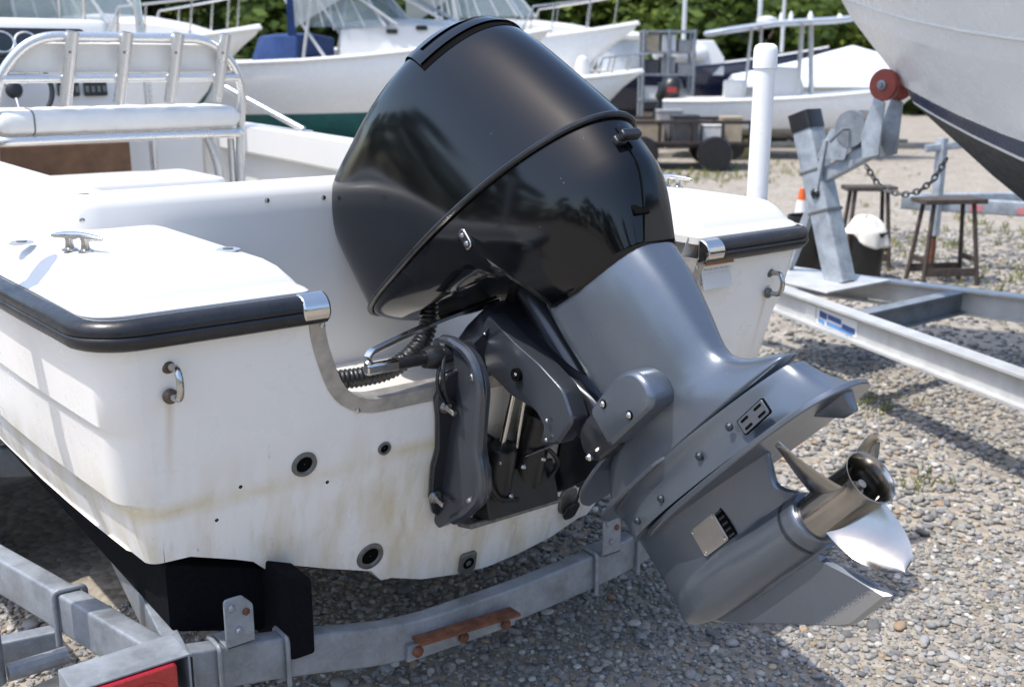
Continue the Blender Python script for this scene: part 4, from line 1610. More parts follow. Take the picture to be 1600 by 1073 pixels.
def blade(phi0):
    R0, R1 = .046, .188
    PITCH_P = .48
    NR, NC = 16, 16
    top, bot = [], []
    for i in range(NR + 1):
        u = i / NR
        r = lerp(R0, R1, u)
        beta = rad(lerp(60, 41, u))
        L = .135 * (1 - .15 * u) * max(0.0, 1 - u ** 3.4) ** .6 + .003
        skew = .012 * u
        rake = .008 + .045 * u ** 1.2
        rt, rb_ = [], []
        for j in range(NC + 1):
            c = -.5 + j / NC
            x = c * L + skew                       # along the chord, + = leading
            tang = x * math.cos(beta)
            ax = -x * math.sin(beta)
            cam_ = .010 * (1 - (2 * c) ** 2)
            th = (.0055 * (1 - u) + .0018) * (1 - (2 * c) ** 2) ** .6 + .0006
            f = phi0 + tang / r
            for lst, sg in ((rt, 1), (rb_, -1)):
                d = sg * th - cam_
                p = M(-.088 + rake + ax + d * math.cos(beta), 0, -.003) + (MX * math.sin(f + d * math.sin(beta) / r) + MS * math.cos(f + d * math.sin(beta) / r)) * r
                lst.append(p)
        top.append(rt)
        bot.append(rb_)
    m = MB()
    m.loft([t_ + list(reversed(b_)) for t_, b_ in zip(top, bot)])
    return m


for ph in (320, 62, 178):
    blade(rad(ph)).build('blade', 'prop', prop, smooth=60)

# ------------------------------------------------------------------ trailer under the main boat
trl = thing('boat_trailer', 'galvanised steel boat trailer with black carpeted bunks under the fishing boat', 'trailer', (0, 2.0, 0))


def rtube(mb, path, w, h, wall=None):
    """Rectangular tube along a path; profile w across, h up."""
    pr = fillet([(-w / 2, -h / 2), (w / 2, -h / 2), (w / 2, h / 2), (-w / 2, h / 2)], min(w, h) * .14, 3)
    return mb.tube(path, 1, prof=pr)


# rear cross beam dipping under the keel
bp_ = fillet3([(-1.06, .10, .548), (-.72, .10, .486), (-.42, .10, .408), (.0, .10, .404), (.42, .10, .425), (.74, .10, .486), (1.06, .10, .548)], .16, 6)
cb_ = MB()
rtube(cb_, bp_, .055, .115)
cb_.build('cross_beam', 'galv', trl, smooth=40)
bp2 = [(p[0], p[1] + 1.9, p[2] - .02) for p in bp_]
cb_ = MB()
rtube(cb_, bp2, .055, .115)
cb_.build('cross_beam', 'galv', trl, smooth=40)


# main rails, hollow at the stern end
def hollow_rail(path, w, h, wall, name):
    m = MB()
    po = fillet([(-w / 2, -h / 2), (w / 2, -h / 2), (w / 2, h / 2), (-w / 2, h / 2)], .010, 3)
    pi_ = fillet([(-w / 2 + wall, -h / 2 + wall), (w / 2 - wall, -h / 2 + wall), (w / 2 - wall, h / 2 - wall), (-w / 2 + wall, h / 2 - wall)], .006, 3)
    path = [Vector(p) for p in path]
    so, si = [], []
    for i, p in enumerate(path):
        t = (path[min(len(path) - 1, i + 1)] - path[max(0, i - 1)]).normalized()
        u = Vector((0, 0, 1))
        u = (u - t * u.dot(t)).normalized()
        ww = t.cross(u)
        so.append([p + ww * q[0] + u * q[1] for q in po])
        si.append([p + ww * q[0] + u * q[1] for q in pi_])
    m.loft([si[-1]] + [si[0]] + so, True, True, True)
    return m.build(name, 'galv', trl, smooth=40)


for sx in (-1, 1):
    hollow_rail([(sx * 1.045, .045, .548), (sx * 1.12, .36, .550), (sx * 1.20, .70, .552), (sx * 1.285, 1.05, .552), (sx * 1.31, 1.6, .552), (sx * 1.26, 3.2, .552), (sx * .6, 6.2, .552), (sx * .06, 7.6, .552)], .062, .118, .006, 'side_rail')
# U-bolt round the port rail and outrigger arms
for y, x in ((.56, -1.168), (1.3, -1.30)):
    ub = fillet3([(x - .041, y, .46), (x - .041, y + .004, .619), (x + .041, y - .004, .619), (x + .041, y, .46)], .018, 5)
    MB().tube(ub, .0075, 10).build('u_bolt', 'galv', trl)
m = MB()
rtube(m, [(-1.19, .60, .46), (-1.62, .68, .46)], .05, .07)
m.build('outrigger', 'galv', trl, smooth=40)
m = MB().box((-1.40, .45, .395), (.40, .055, .014), Matrix.Rotation(rad(12), 3, 'Z'))
m.build('fender_strap', simple('dull_cream_steel', (.50, .45, .37), .55, .3, .25, 14), trl, bevel=.004)
# guide posts
for sx, x, y, top in ((-1, -1.385, .50, 2.05), (1, 1.268, .31, 2.075)):
    gp_ = bpy.data.objects.new('guide_post', None)
    COL.objects.link(gp_)
    gp_.parent = trl
    gp_.location = Vector((x, y, .5)) - trl.location
    lean = .012 * sx
    st = Vector((x, y, .44))
    en = Vector((x + lean, y, top - .06))
    MB().tube([(x - sx * .18, y, .46), (x - sx * .03, y, .46)], .024, 10).build('post_arm', 'galv', gp_)
    MB().tube([st, st + (en - st) * .28], .026, 14).build('steel_post', 'galv', gp_)
    ax = (en - st).normalized()
    MB().lathe([(.40, .0375), ((en - st).length, .0375)], st, ax, 28).build('plastic_sleeve', 'pvc', gp_, smooth=40)
    L = (en - st).length
    MB().lathe([(L - .032, .0375), (L - .030, .0425), (L + .030, .0425), (L + .046, .038), (L + .054, .026), (L + .056, .001)], st, ax, 28).build('post_cap', 'pvc', gp_, smooth=50)
# bunks
for sx in (-1, 1):
    bk = MB()
    z0 = .46
    secs_ = []
    for y in (.055, .075, .5, 1.5, 3.5, 4.5):
        i_ = .008 if y < .06 else 0
        o_ = fillet([(.685 + i_, .485 + i_), (.765 - i_, .485 + i_), (.765 - i_, .735 - i_), (.685 + i_, .700 - i_)], .009, 3)
        secs_.append([(sx * x, y, z) for x, z in o_])
    bk.loft(secs_)
    bk.build('bunk', 'carpet', trl, smooth=50)
    # inner deeper carpeted board
    b2 = MB()
    secs_ = []
    for y in (.20, .22, 1.5, 4.5):
        o_ = fillet([(.765, .52), (1.02, .60), (1.02, .785), (.765, .70)], .02, 4)
        secs_.append([(sx * x, y, z) for x, z in o_])
    b2.loft(secs_)
    b2.build('side_bunk', 'carpet', trl, smooth=50)
# bunk brackets with their U-bolts and nuts
for x0, z0, sx in ((-.895, .60, -1), (.36, .49, 1)):
    bb = bpy.data.objects.new('bunk_bracket', None)
    COL.objects.link(bb)
    bb.parent = trl
    bb.location = Vector((x0, .06, z0)) - trl.location
    y_ = .058
    pl_ = fillet([(-.038, 0), (.038, 0), (.038, .105), (.010, .135), (-.038, .135)], [.004, .004, .008, .006, .012], 3)
    MB().prism(pl_, (x0, y_, z0 - .015), (1, 0, 0), (0, 0, 1), (0, -1, 0), 0, .008).build('upright_plate', 'galv', bb, bevel=.002)
    MB().box((x0, .095, z0 - .012), (.076, .09, .008)).build('foot_plate', 'galv', bb, bevel=.002)
    for dx in (-.052, .13):
        zz = interp(x0 + dx, [(p[0], p[2]) for p in bp_]) if True else 0
        ub = fillet3([(x0 + dx, .062, zz - .075), (x0 + dx, .062, zz + .064), (x0 + dx, .138, zz + .064), (x0 + dx, .138, zz - .075)], .015, 5)
        MB().tube(ub, .0068, 10).build('u_bolt', 'galv', bb)
    for dx, dz, mt in ((-.020, .105, 'galv'), (.018, .085, 'rust'), (-.004, .04, 'galv')):
        bolt(bb, (x0 + dx, y_ - .008, z0 + dz - .01), (0, -1, 0), .010, .008, mt, 'nut', n=6)
# rusty angle bolted to the beam
rp = [Vector((-.385, .066, .425)), Vector((-.20, .066, .410)), Vector((-.035, .066, .405))]
MB().tube([rp[0], rp[2]], 1, prof=[(-.002, -.004), (.050, -.004), (.050, .004), (-.002, .004)]).build('rusty_angle', 'rust', trl, smooth=0)
MB().tube([rp[0] + Vector((-.02, 0, -.042)), rp[2] + Vector((.01, 0, -.030))], 1, prof=[(-.004, -.024), (.008, -.024), (.008, .024), (-.004, .024)]).build('backing_strip', 'galv', trl, smooth=0)
for t in (.03, .48, .92):
    p = rp[0].lerp(rp[2], t) + Vector((0, -.010, -.040))
    bolt(trl, p, (0, -1, 0), .0165, .014, 'rust', 'rusty_bolt', n=10)
# tail light in its steel hood
tl = bpy.data.objects.new('tail_light', None)
COL.objects.link(tl)
tl.parent = trl
tl.location = Vector((-1.17, .03, .47)) - trl.location
DX, DY, DZ = -.022, -.045, .136
hd = MB()
hd.box((-1.172 + DX, .05 + DY, .531 + DZ), (.265, .115, .006))
hd.box((-1.302 + DX, .05 + DY, .44 + DZ), (.006, .115, .18))
hd.box((-1.172 + DX, .104 + DY, .44 + DZ), (.26, .006, .18))
hd.box((-1.042 + DX, .05 + DY, .44 + DZ), (.006, .115, .18))
hd.build('lamp_hood', 'galv', tl, smooth=0, bevel=.002)
MB().box((-1.172 + DX, .042 + DY, .43 + DZ), (.21, .07, .14)).build('lamp_body', 'black_plastic', tl, bevel=.008)
MB().prism(fillet([(-.115, -.072), (.10, -.072), (.10, .086), (-.115, .086)], .014, 4), (-1.172 + DX, .008 + DY, .44 + DZ), (1, 0, 0), (0, 0, 1), (0, -1, 0), 0, .022).build('lamp_lens', 'lens_red', tl, bevel=.008, seg=3)
for k in range(5):
    MB().lathe([(.0, .012 + k * .011), (.0015, .0125 + k * .011), (.0015, .0145 + k * .011), (.0, .015 + k * .011)], (-1.150 + DX, -.0145 + DY, .44 + DZ), (0, -1, 0), 30, False, False).build('lens_ring', 'lens_red', tl)
bolt(tl, (-1.085 + DX, -.012 + DY, .46 + DZ), (0, -1, 0), .005, .003, 'cast', 'screw')
# axle, wheels, coupler: mostly hidden under the hull
MB().tube([(-1.2, 2.35, .33), (1.2, 2.35, .33)], .04, 12).build('axle', 'galv', trl)
MB().tube([(-1.2, 3.15, .33), (1.2, 3.15, .33)], .04, 12).build('axle', 'galv', trl)  # second axle, with its wheels, added to darken the ground under the hull
for sx in (-1, 1):
    for yw in (2.35, 3.15):
        wh_ = MB().lathe([(-.10, .21), (-.105, .29), (-.085, .325), (-.04, .335), (.04, .335), (.085, .325), (.105, .29), (.10, .21)], (sx * 1.40, yw, .335), (1, 0, 0), 40, True, True).build('wheel', 'rubber', trl, smooth=35)
        MB().lathe([(.085, .205), (.095, .195), (.06, .17), (.05, .07), (.08, .055), (.085, .001)], (sx * 1.40, yw, .335), (sx, 0, 0), 30, False).build('rim', 'galv', wh_)
    fp = [(1.40, 1.92, .40), (1.40, 2.0, .66), (1.40, 2.15, .76), (1.40, 3.5, .76), (1.40, 3.68, .66), (1.40, 3.78, .40)]
    fp = fillet3(fp, .12, 5)
    MB().tube([(sx * p[0], p[1], p[2]) for p in fp], 1, prof=[(-.16 if sx > 0 else -.34, 0), (.34 if sx > 0 else .16, 0), (.34 if sx > 0 else .16, .004), (-.16 if sx > 0 else -.34, .004)]).build('fender', 'galv', trl)  # inner edge widened on purpose to cast shade on the gravel beneath the hull
MB().tube([(0, 7.5, .56), (0, 7.9, .56)], .04, 12).build('coupler', 'galv', trl)
MB().tube([(.16, 7.2, .0), (.16, 7.2, .9)], .03, 12).build('jack', 'galv', trl)

# ------------------------------------------------------------------ neighbouring trailer and the big hull on it
t2 = thing('boat_trailer', 'pale aluminium I-beam boat trailer with winch post and red bow roller', 'trailer', (4.2, 0, 0))
MAT['pale_alu'] = simple('pale_weathered_aluminium', (.56, .56, .545), .48, .35, .14, 7, bmp=.1)


def ibeam(mb, a, b, h=.165, wf=.11, tf=.014, tw=.010):
    a, b = Vector(a), Vector(b)
    t = (b - a).normalized()
    u = Vector((0, 0, 1))
    w = t.cross(u)
    pr = [(-wf / 2, -h / 2), (wf / 2, -h / 2), (wf / 2, -h / 2 + tf), (tw / 2, -h / 2 + tf), (tw / 2, h / 2 - tf), (wf / 2, h / 2 - tf), (wf / 2, h / 2), (-wf / 2, h / 2), (-wf / 2, h / 2 - tf), (-tw / 2, h / 2 - tf), (-tw / 2, -h / 2 + tf), (-wf / 2, -h / 2 + tf)]
    mb.loft([[p + w * q[0] + u * q[1] for q in pr] for p in (a, b)])


J = Vector((4.16, 3.05, .50))
m = MB()
ibeam(m, (3.86, 2.35, .50), (2.62, -1.2, .50))
nb = m.build('side_beam', 'pale_alu', t2, smooth=0)
m = MB()
ibeam(m, (4.38, 2.70, .50), (5.4, -1.2, .50))
m.build('side_beam', 'pale_alu', t2, smooth=0)
m = MB()
ibeam(m, (3.55, 1.45, .497), (4.70, 1.45, .497), .15, .09)
m.build('cross_member', 'galv', t2, smooth=0)
m = MB()
rtube(m, [(4.14, 2.6, .50), (4.14, 4.6, .50)], .09, .13)
m.build('tongue', 'galv', t2, smooth=40)
MB().prism([(-.34, -.30), (.34, -.30), (.22, .42), (-.22, .42)], (4.16, 2.15, .590), (1, 0, 0), (0, 1, 0), (0, 0, 1), 0, .014).build('post_base', 'pale_alu', t2, bevel=.003)
# maker's stickers on the near beam
bd_ = (Vector((2.62, -1.2, .50)) - Vector((3.86, 2.35, .50))).normalized()
bn_ = bd_.cross(Vector((0, 0, 1)))
if bn_.x > 0:
    bn_ = -bn_
blue = simple('sticker_blue', (.03, .07, .24), .5, 0, .3, 40)
lblue = simple('sticker_light_blue', (.10, .25, .52), .5, 0, .3, 40)
for d, z, w_, h_, mt in ((.52, .50, .11, .075, 'label_white'), (.80, .49, .42, .10, 'label_white')):
    p = Vector((3.86, 2.35, 0)) + bd_ * d + bn_ * .0062 + Vector((0, 0, z))
    st_ = MB().prism([(-w_ / 2, -h_ / 2), (w_ / 2, -h_ / 2), (w_ / 2, h_ / 2), (-w_ / 2, h_ / 2)], p, bd_, (0, 0, 1), bn_, 0, .0015).build('sticker', mt, t2, smooth=0)
    if w_ > .2:
        for x0, x1, y0, y1, c_ in ((-.18, -.10, -.005, .035, blue), (-.09, .05, -.002, .03, blue), (.06, .19, -.03, .005, blue), (-.10, .17, -.042, -.018, lblue), (-.19, -.12, -.04, -.015, lblue)):
            MB().prism([(x0, y0), (x1, y0 - .006), (x1, y1 - .006), (x0, y1)], p, bd_, (0, 0, 1), bn_, .0015, .0028).build('print', c_, st_, smooth=0)
# winch post and its arm
MAT['post_grey'] = galvanised('blue_grey_galvanised', (.36, .40, .44))
px_ = 4.2
m = MB()
rtube(m, [(px_, 2.03, .59), (px_, 2.385, 1.60)], .155, .155)
m.build('winch_post', 'post_grey', t2, smooth=40)
m = MB()
rtube(m, [(px_, 2.375, 1.572), (px_, 2.415, 1.685)], .168, .168)
m.build('post_cap', 'black_plastic', t2, smooth=40)
m = MB()
rtube(m, [(px_ + .05, 2.52, .59), (px_ + .02, 2.30, 1.10)], .06, .06)
m.build('post_brace', 'post_grey', t2, smooth=40)
m = MB()
rtube(m, [(px_, 2.30, 1.235), (px_, 1.86, 1.475)], .085, .095)
for s in (-1, 1):
    m.prism([(-.03, -.05), (.09, -.02), (.10, .30), (.02, .33), (-.05, .10)], (px_ + s * .085, 1.84, 1.47), (0, -1, 0), (0, 0, 1), (s, 0, 0), 0, .016)
m.build('bow_arm', 'post_grey', t2, smooth=30, bevel=.004)
for z in (1.05, 1.31):
    MB().box((px_, 2.03 + (z - .59) * .351, z), (.16, .165, .022), Matrix.Rotation(rad(-19), 3, 'X')).build('clamp_band', 'fitting', t2, bevel=.003)
bolt(t2, (px_ - .07, 2.22, 1.17), (-1, 0, 0), .035, .03, 'black_plastic', 'pivot_knob', n=14)
m = MB()
rtube(m, [(px_ - .075, 2.22, 1.17), (px_ - .075, 2.17, 1.52)], .03, .03)
m.build('strap_bar', 'post_grey', t2, smooth=40)
# winch
wn_ = bpy.data.objects.new('winch', None)
COL.objects.link(wn_)
wn_.parent = t2
wn_.location = Vector((px_, 2.03, 1.55)) - t2.location
for s in (-1, 1):
    MB().prism(fillet([(-.11, -.10), (.11, -.10), (.10, .06), (-.07, .10)], .02), (px_ + s * .07, 2.10, 1.50), (0, -1, 0), (0, -.3, 1), (1, 0, 0), -.004, .004).build('winch_plate', 'post_grey', wn_)
MB().lathe([(-.02, .03), (-.02, .115), (.0, .118), (.01, .115), (.01, .05), (.10, .05), (.10, .115), (.12, .115), (.12, .03)], (px_ - .06, 1.99, 1.60), (1, 0, 0), 26).build('drum', 'galv', wn_)
MB().lathe([(.012, .095), (.098, .095)], (px_ - .06, 1.99, 1.60), (1, 0, 0), 20).build('strap_roll', simple('winch_strap', (.17, .14, .09), .9, 0, .3, 30), wn_)
MB().tube([(px_ - .09, 1.99, 1.60), (px_ - .16, 1.99, 1.60), (px_ - .165, 2.07, 1.52)], .012, 8).build('crank', 'galv', wn_)
# red bow roller
red_rub = simple('red_rubber', (.24, .045, .03), .5, 0, .2, 12)
rl = MB().lathe([(-.10, .02), (-.10, .092), (-.085, .098), (-.055, .094), (-.03, .062), (0, .052), (.03, .062), (.055, .094), (.085, .098), (.10, .092), (.10, .02)], (px_, 1.765, 1.875), (1, 0, 0), 30).build('bow_roller', red_rub, t2, smooth=50)
MB().lathe([(0, .03), (.012, .03), (.016, .018), (.03, .015)], (px_ - .10, 1.765, 1.875), (-1, 0, 0), 14).build('roller_pin', 'galv', rl)


# safety chain from the arm to the bow eye
def chain(parent, path, r, name='chain_link', mat='galv'):
    path = [Vector(p) for p in path]
    d, k = 0.0, 0
    pos = []
    tot = sum((b - a).length for a, b in zip(path, path[1:]))
    n = int(tot / (r * 4.4))
    me0 = None
    for i in range(n):
        s = tot * i / n
        acc = 0
        for a, b in zip(path, path[1:]):
            L = (b - a).length
            if acc + L >= s:
                p = a + (b - a) * ((s - acc) / L)
                t = (b - a).normalized()
                break
            acc += L
        u = Vector((0, 0, 1)) if i % 2 else t.cross(Vector((0, 0, 1)))
        u = (u - t * u.dot(t)).normalized()
        ring_ = [p + t * math.cos(a) * r * 3.0 + u * math.sin(a) * r * 1.9 for a in [2 * math.pi * j / 12 for j in range(12)]]
        MB().tube(ring_, r * .75, 6, closed=True).build(name, mat, parent)


chain(t2, [(px_ - .02, 1.88, 1.36), (px_ - .02, 1.80, 1.27), (px_ - .02, 1.70, 1.225), (px_ - .02, 1.60, 1.215), (px_ - .02, 1.50, 1.245), (px_ - .02, 1.42, 1.31), (px_ - .02, 1.37, 1.39), (px_ - .02, 1.33, 1.47)], .0085, mat='fitting')
# wheels of that trailer stand beside the hull, off to the right
for sx in (-1, 1):
    wh_ = MB().lathe([(-.10, .21), (-.105, .29), (-.085, .325), (.085, .325), (.105, .29), (.10, .21)], (4.2 + sx * 1.42, -2.2, .33), (1, 0, 0), 30).build('wheel', 'rubber', t2, smooth=35)
MB().tube([(2.8, -2.2, .33), (5.6, -2.2, .33)], .04, 10).build('axle', 'galv', t2)
m = MB()
ibeam(m, (2.62, -1.2, .50), (2.70, -4.6, .50))
ibeam(m, (5.4, -1.2, .50), (5.5, -4.6, .50))
m.build('rear_beam', 'pale_alu', t2, smooth=0)
for sx in (-1, 1):
    m = MB()
    rtube(m, [(4.2 + sx * .45, -.6, .84), (4.2 + sx * .45, -4.4, .70)], .09, .16)
    m.build('bunk', 'carpet', t2)
    for yb in (-1.4, -3.8):
        MB().box((4.2 + sx * .45, yb, .62), (.06, .06, .22)).build('bunk_post', 'galv', t2)
m = MB()
for yb in (-1.4, -3.8):
    rtube(m, [(2.65, yb, .48), (5.45, yb, .48)], .06, .10)
m.build('bunk_beam', 'galv', t2)

hb2 = thing('cabin_boat', 'large white boat hull with navy stripe and black bottom, bow resting on red roller', 'boat', (4.2, -2, .8))
STEM = [(1.22, 1.00), (.95, 1.30), (1.30, 1.545), (1.58, 1.755), (1.735, 1.915), (1.99, 2.155), (2.21, 2.40), (2.42, 2.70), (2.60, 3.05), (2.72, 3.35)]
# rows: keel / lower bottom / chine / boot stripe low, high / topside / knuckle / sheer; each with own height and flare along the hull


def hull_row(kind):
    """Returns list of (y, half breadth, z) from stem aft."""
    out = []
    ysteps = [0, .12, .3, .55, .9, 1.35, 1.9, 2.6, 3.4, 4.4, 5.6, 6.8]
    spec = {  # stem y, stem z, z aft, max half breadth, fullness
        'keel': (0.55, 1.06, .70, .0, 1.0),
        'low': (1.05, 1.375, .86, .62, 1.5),
        'chine': (1.60, 1.765, 1.17, 1.18, 1.25),
        'stripe_low': (1.66, 1.84, 1.30, 1.22, 1.15),
        'stripe_high': (1.745, 1.925, 1.42, 1.26, 1.1),
        'top1': (2.10, 2.28, 1.85, 1.36, .95),
        'top2': (2.45, 2.74, 2.25, 1.44, .85),
        'sheer': (2.80, 3.30, 2.62, 1.50, .75),
    }[kind]
    y0, z0, z1, b, fu = spec
    L = 4.6
    for d in ysteps:
        t = min(1, d / L)
        hb_ = b * (1 - (1 - t) ** (2.2 / fu)) ** (1.0)
        zz = lerp(z1, z0, (1 - t) ** 2.6)
        out.append((y0 - d, hb_, zz))
    return out


kinds = ['keel', 'low', 'chine', 'stripe_low', 'stripe_high', 'top1', 'top2', 'sheer']
HR = {k: hull_row(k) for k in kinds}


def hull_band(k0, k1, sub=4, inset=0.0, f0=0.0, f1=1.0):
    m = MB()
    for sx in (-1, 1):
        rows = []
        for j in range(sub + 1):
            t = lerp(f0, f1, j / sub)
            rows.append([(4.2 + sx * (lerp(a[1], b[1], t) + inset), lerp(a[0], b[0], t), lerp(a[2], b[2], t)) for a, b in zip(HR[k0], HR[k1])])
        m.grid(rows)
    return m


MAT['bottom_black'] = simple('black_bottom_paint', (.022, .024, .027), .62, 0, .3, 6, bmp=.1)
MAT['navy'] = simple('navy_stripe', (.010, .022, .070), .3, 0, .2, 6)
MAT['hull_white'] = gelcoat('hull_white', (.84, .835, .815), stain=False, rough=.22)
MAT['hull_cream'] = gelcoat('hull_cream', (.70, .67, .61), stain=False, rough=.3)
mm = hull_band('keel', 'low')
mm2 = hull_band('low', 'chine', 6)
mm.add(mm2.v, mm2.f)
mm.build('bottom', 'bottom_black', hb2, smooth=40, fix=False)
hull_band('chine', 'stripe_low', 2, 0, 0.0, .22).build('boot_line', 'hull_white', hb2, smooth=40, fix=False)
hull_band('chine', 'stripe_low', 2, .0, .22, 1.0).build('boot_stripe', 'navy', hb2, smooth=40, fix=False)
hull_band('stripe_low', 'stripe_high', 2, 0, 0, .35).build('boot_stripe', 'navy', hb2, smooth=40, fix=False)
mm = hull_band('stripe_low', 'stripe_high', 2, 0, .35, 1.0)
for a, b in (('stripe_high', 'top1'), ('top1', 'top2'), ('top2', 'sheer')):
    x = hull_band(a, b, 5)
    mm.add(x.v, x.f)
mm.build('topsides', 'hull_white', hb2, smooth=40, fix=False)
dk = MB()
dk.grid([[(4.2 - a[1], a[0], a[2]) for a in HR['sheer']], [(4.2, a[0], a[2] + .06) for a in HR['sheer']], [(4.2 + a[1], a[0], a[2]) for a in HR['sheer']]])
dk.build('deck', 'deck', hb2, smooth=40, fix=False)
e_ = [HR[k][-1] for k in kinds]
out_ = [(4.2 + b, y, z) for y, b, z in e_] + [(4.2 - b, y, z) for y, b, z in reversed(e_)]
MB().add(out_, [tuple(range(len(out_)))]).build('transom', 'hull_white', hb2, smooth=0, fix=False)
# knuckle line along the topsides
for sx in (-1, 1):
    MB().tube([(4.2 + sx * (lerp(a[1], b[1], .32) + .004), lerp(a[0], b[0], .32), lerp(a[2], b[2], .32)) for a, b in zip(HR['top1'], HR['top2'])], .007, 6).build('knuckle_line', 'hull_cream', hb2)

# ------------------------------------------------------------------ yard clutter behind it
wood = simple('weathered_dark_wood', (.062, .047, .038), .85, 0, .45, 18, bmp=.5)


def stand(x, y, h, w, label, rot):
    t = thing('wooden_stand', label, 'stand', (x, y, 0), 'wooden work stands')
    R_ = Matrix.Rotation(rot, 3, 'Z')
    P = lambda a, b, c: Vector((x, y, 0)) + R_ @ Vector((a, b, c))
    MB().box(P(0, 0, h - .02), (w * 1.12, w * .55, .045), R_).build('top', wood, t, bevel=.005)
    for sx in (-1, 1):
        for sy in (-1, 1):
            m = MB()
            rtube(m, [P(sx * w * .50, sy * w * .30, 0), P(sx * w * .36, sy * w * .18, h - .04)], .032, .032)
            m.build('leg', wood, t)
    for sy in (-1, 1):
        MB().box(P(0, sy * w * .28, h * .16), (w * .92, .022, .075), R_).build('rail', wood, t)
    for sx in (-1, 1):
        MB().box(P(sx * w * .46, 0, h * .30), (.022, w * .55, .05), R_).build('rail', wood, t)


stand(7.52, 4.17, .83, .44, 'dark wooden work stand behind the bin with white cloth', rad(-38))
stand(7.47, 3.27, .80, .54, 'dark wooden work stand nearest the grey hull bottom, right of the bins', rad(-30))


def bin_(x, y, h, r, label, wheel=False):
    t = thing('rubbish_bin', label, 'bin', (x, y, 0), 'black plastic bins')
    MB().lathe([(0, r * .80), (.01, r * .82), (h - .05, r), (h - .045, r * 1.05), (h, r * 1.07), (h, r * .99), (h * .4, r * .9)], (x, y, 0), (0, 0, 1), 30).build('tub', 'black_plastic', t, smooth=40)
    for s in (-1, 1):
        d = RIGHT * s
        MB().tube([Vector((x, y, h - .10)) + d * r * 1.02, Vector((x, y, h - .13)) + d * (r * 1.02 + .03), Vector((x, y, h - .20)) + d * (r * .98 + .012)], .009, 8).build('handle', 'black_plastic', t)
    return t


bin_(7.05, 3.82, .47, .175, 'open black plastic bin with a white cloth hanging out')
bin_(6.92, 4.42, .56, .19, 'taller black plastic bin in front of the traffic cone')
# cloth over the bin
cl = MB()
rr_ = random.Random(3)
rows = []
cx_, cy_ = 7.03, 3.83
for i in range(13):
    u = i / 12
    row = []
    for j in range(33):
        a = 2 * math.pi * j / 32
        wob = .022 * math.sin(5 * a + 1.2) + .016 * math.sin(9 * a + .4)
        if u < .5:
            r_ = .19 * (u / .5) ** .7
            z_ = .47 + .135 * (1 - (u / .5) ** 2) + .02 * math.sin(3 * a + u * 9)
        else:
            v_ = (u - .5) / .5
            drop = .10 + .09 * math.sin(a * 1.0 + 2.2) + .05 * math.sin(2 * a)
            r_ = .19 + .02 * v_ + wob * v_
            z_ = .47 + .01 - max(.02, drop) * v_
        row.append((cx_ + r_ * math.cos(a), cy_ + r_ * math.sin(a), z_))
    rows.append(row)
cl.grid(rows)
c_o = cl.build('cloth', simple('dirty_white_cloth', (.68, .65, .58), .9, 0, .12, 8, bmp=.4), None, smooth=70, solid=.006)
tag(c_o, 'crumpled off-white cloth draped over the open black bin', 'cloth')
# traffic cone
cn = thing('traffic_cone', 'orange and white striped traffic cone behind the black bins', 'cone', (7.62, 5.06, 0))
orange = simple('cone_orange', (.72, .13, .02), .55, 0, .12, 8)
cwhite = simple('cone_white', (.72, .71, .69), .5, 0, .06, 8)
o_ = (7.62, 5.06, 0)
rc = lambda z: lerp(.135, .028, z / .72)
MB().box((o_[0], o_[1], .018), (.36, .36, .034)).build('base', orange, cn, bevel=.008)
for z0, z1, mt, nm in ((.034, .26, orange, 'body'), (.26, .37, cwhite, 'stripe'), (.37, .45, orange, 'body'), (.45, .60, cwhite, 'stripe'), (.60, .72, orange, 'tip')):
    MB().lathe([(z0, rc(z0)), (z1, rc(z1))], o_, (0, 0, 1), 28, z0 < .05, z1 > .7).build(nm, mt, cn, smooth=40)
# the tongue of a third trailer
t3 = thing('boat_trailer', 'grey trailer tongue with jack stand and red reflectors behind the wooden stands', 'trailer', (8.6, 3.8, 0))
m = MB()
rtube(m, [(7.9, 4.05, .66), (9.2, 2.1, .60)], .10, .14)
rtube(m, [(8.15, 4.15, .64), (10.2, 3.3, .60)], .10, .14)
m.build('frame', 'post_grey', t3, smooth=40)
m = MB()
rtube(m, [(8.0, 3.72, .35), (8.0, 3.72, 1.30)], .085, .085)
m.build('jack_post', 'post_grey', t3, smooth=40)
MB().tube([(8.0, 3.72, .04), (8.0, 3.72, .40)], .032, 12).build('jack_leg', 'rust', t3)
MB().lathe([(0, .10), (.02, .10), (.03, .03)], (8.0, 3.72, .0), (0, 0, 1), 18).build('jack_foot', 'rust', t3)
m = MB()
rtube(m, [(7.85, 3.80, 1.20), (8.25, 3.55, 1.25)], .05, .07)
m.build('jack_head', 'post_grey', t3, smooth=40)
redm = simple('red_reflector', (.58, .20, .21), .4, 0, .1, 20)
dr = (Vector((9.2, 2.1, 0)) - Vector((7.9, 4.05, 0))).normalized()
nr_ = Vector((-dr.y, dr.x, 0))
if nr_.x > 0:
    nr_ = -nr_
for d, w_ in ((.70, .11), (1.12, .10), (1.9, .12)):
    p = Vector((7.9, 4.05, .645)) + dr * d + nr_ * .0505 + Vector((0, 0, -.026 * d))
    MB().prism([(-w_ / 2, -.03), (w_ / 2, -.03), (w_ / 2, .03), (-w_ / 2, .03)], p, dr, (0, 0, 1), nr_, 0, .004).build('reflector', redm, t3, smooth=0)

# ------------------------------------------------------------------ far side of the yard
def yard(px, d, z=0.0):
    """A spot d metres ahead of the camera, px along the picture's width."""
    p = CAM + FWD * d + RIGHT * ((px - 800) / 1700 * (d * .9686 + .25 * (2 - z)))
    return Vector((p.x, p.y, z))


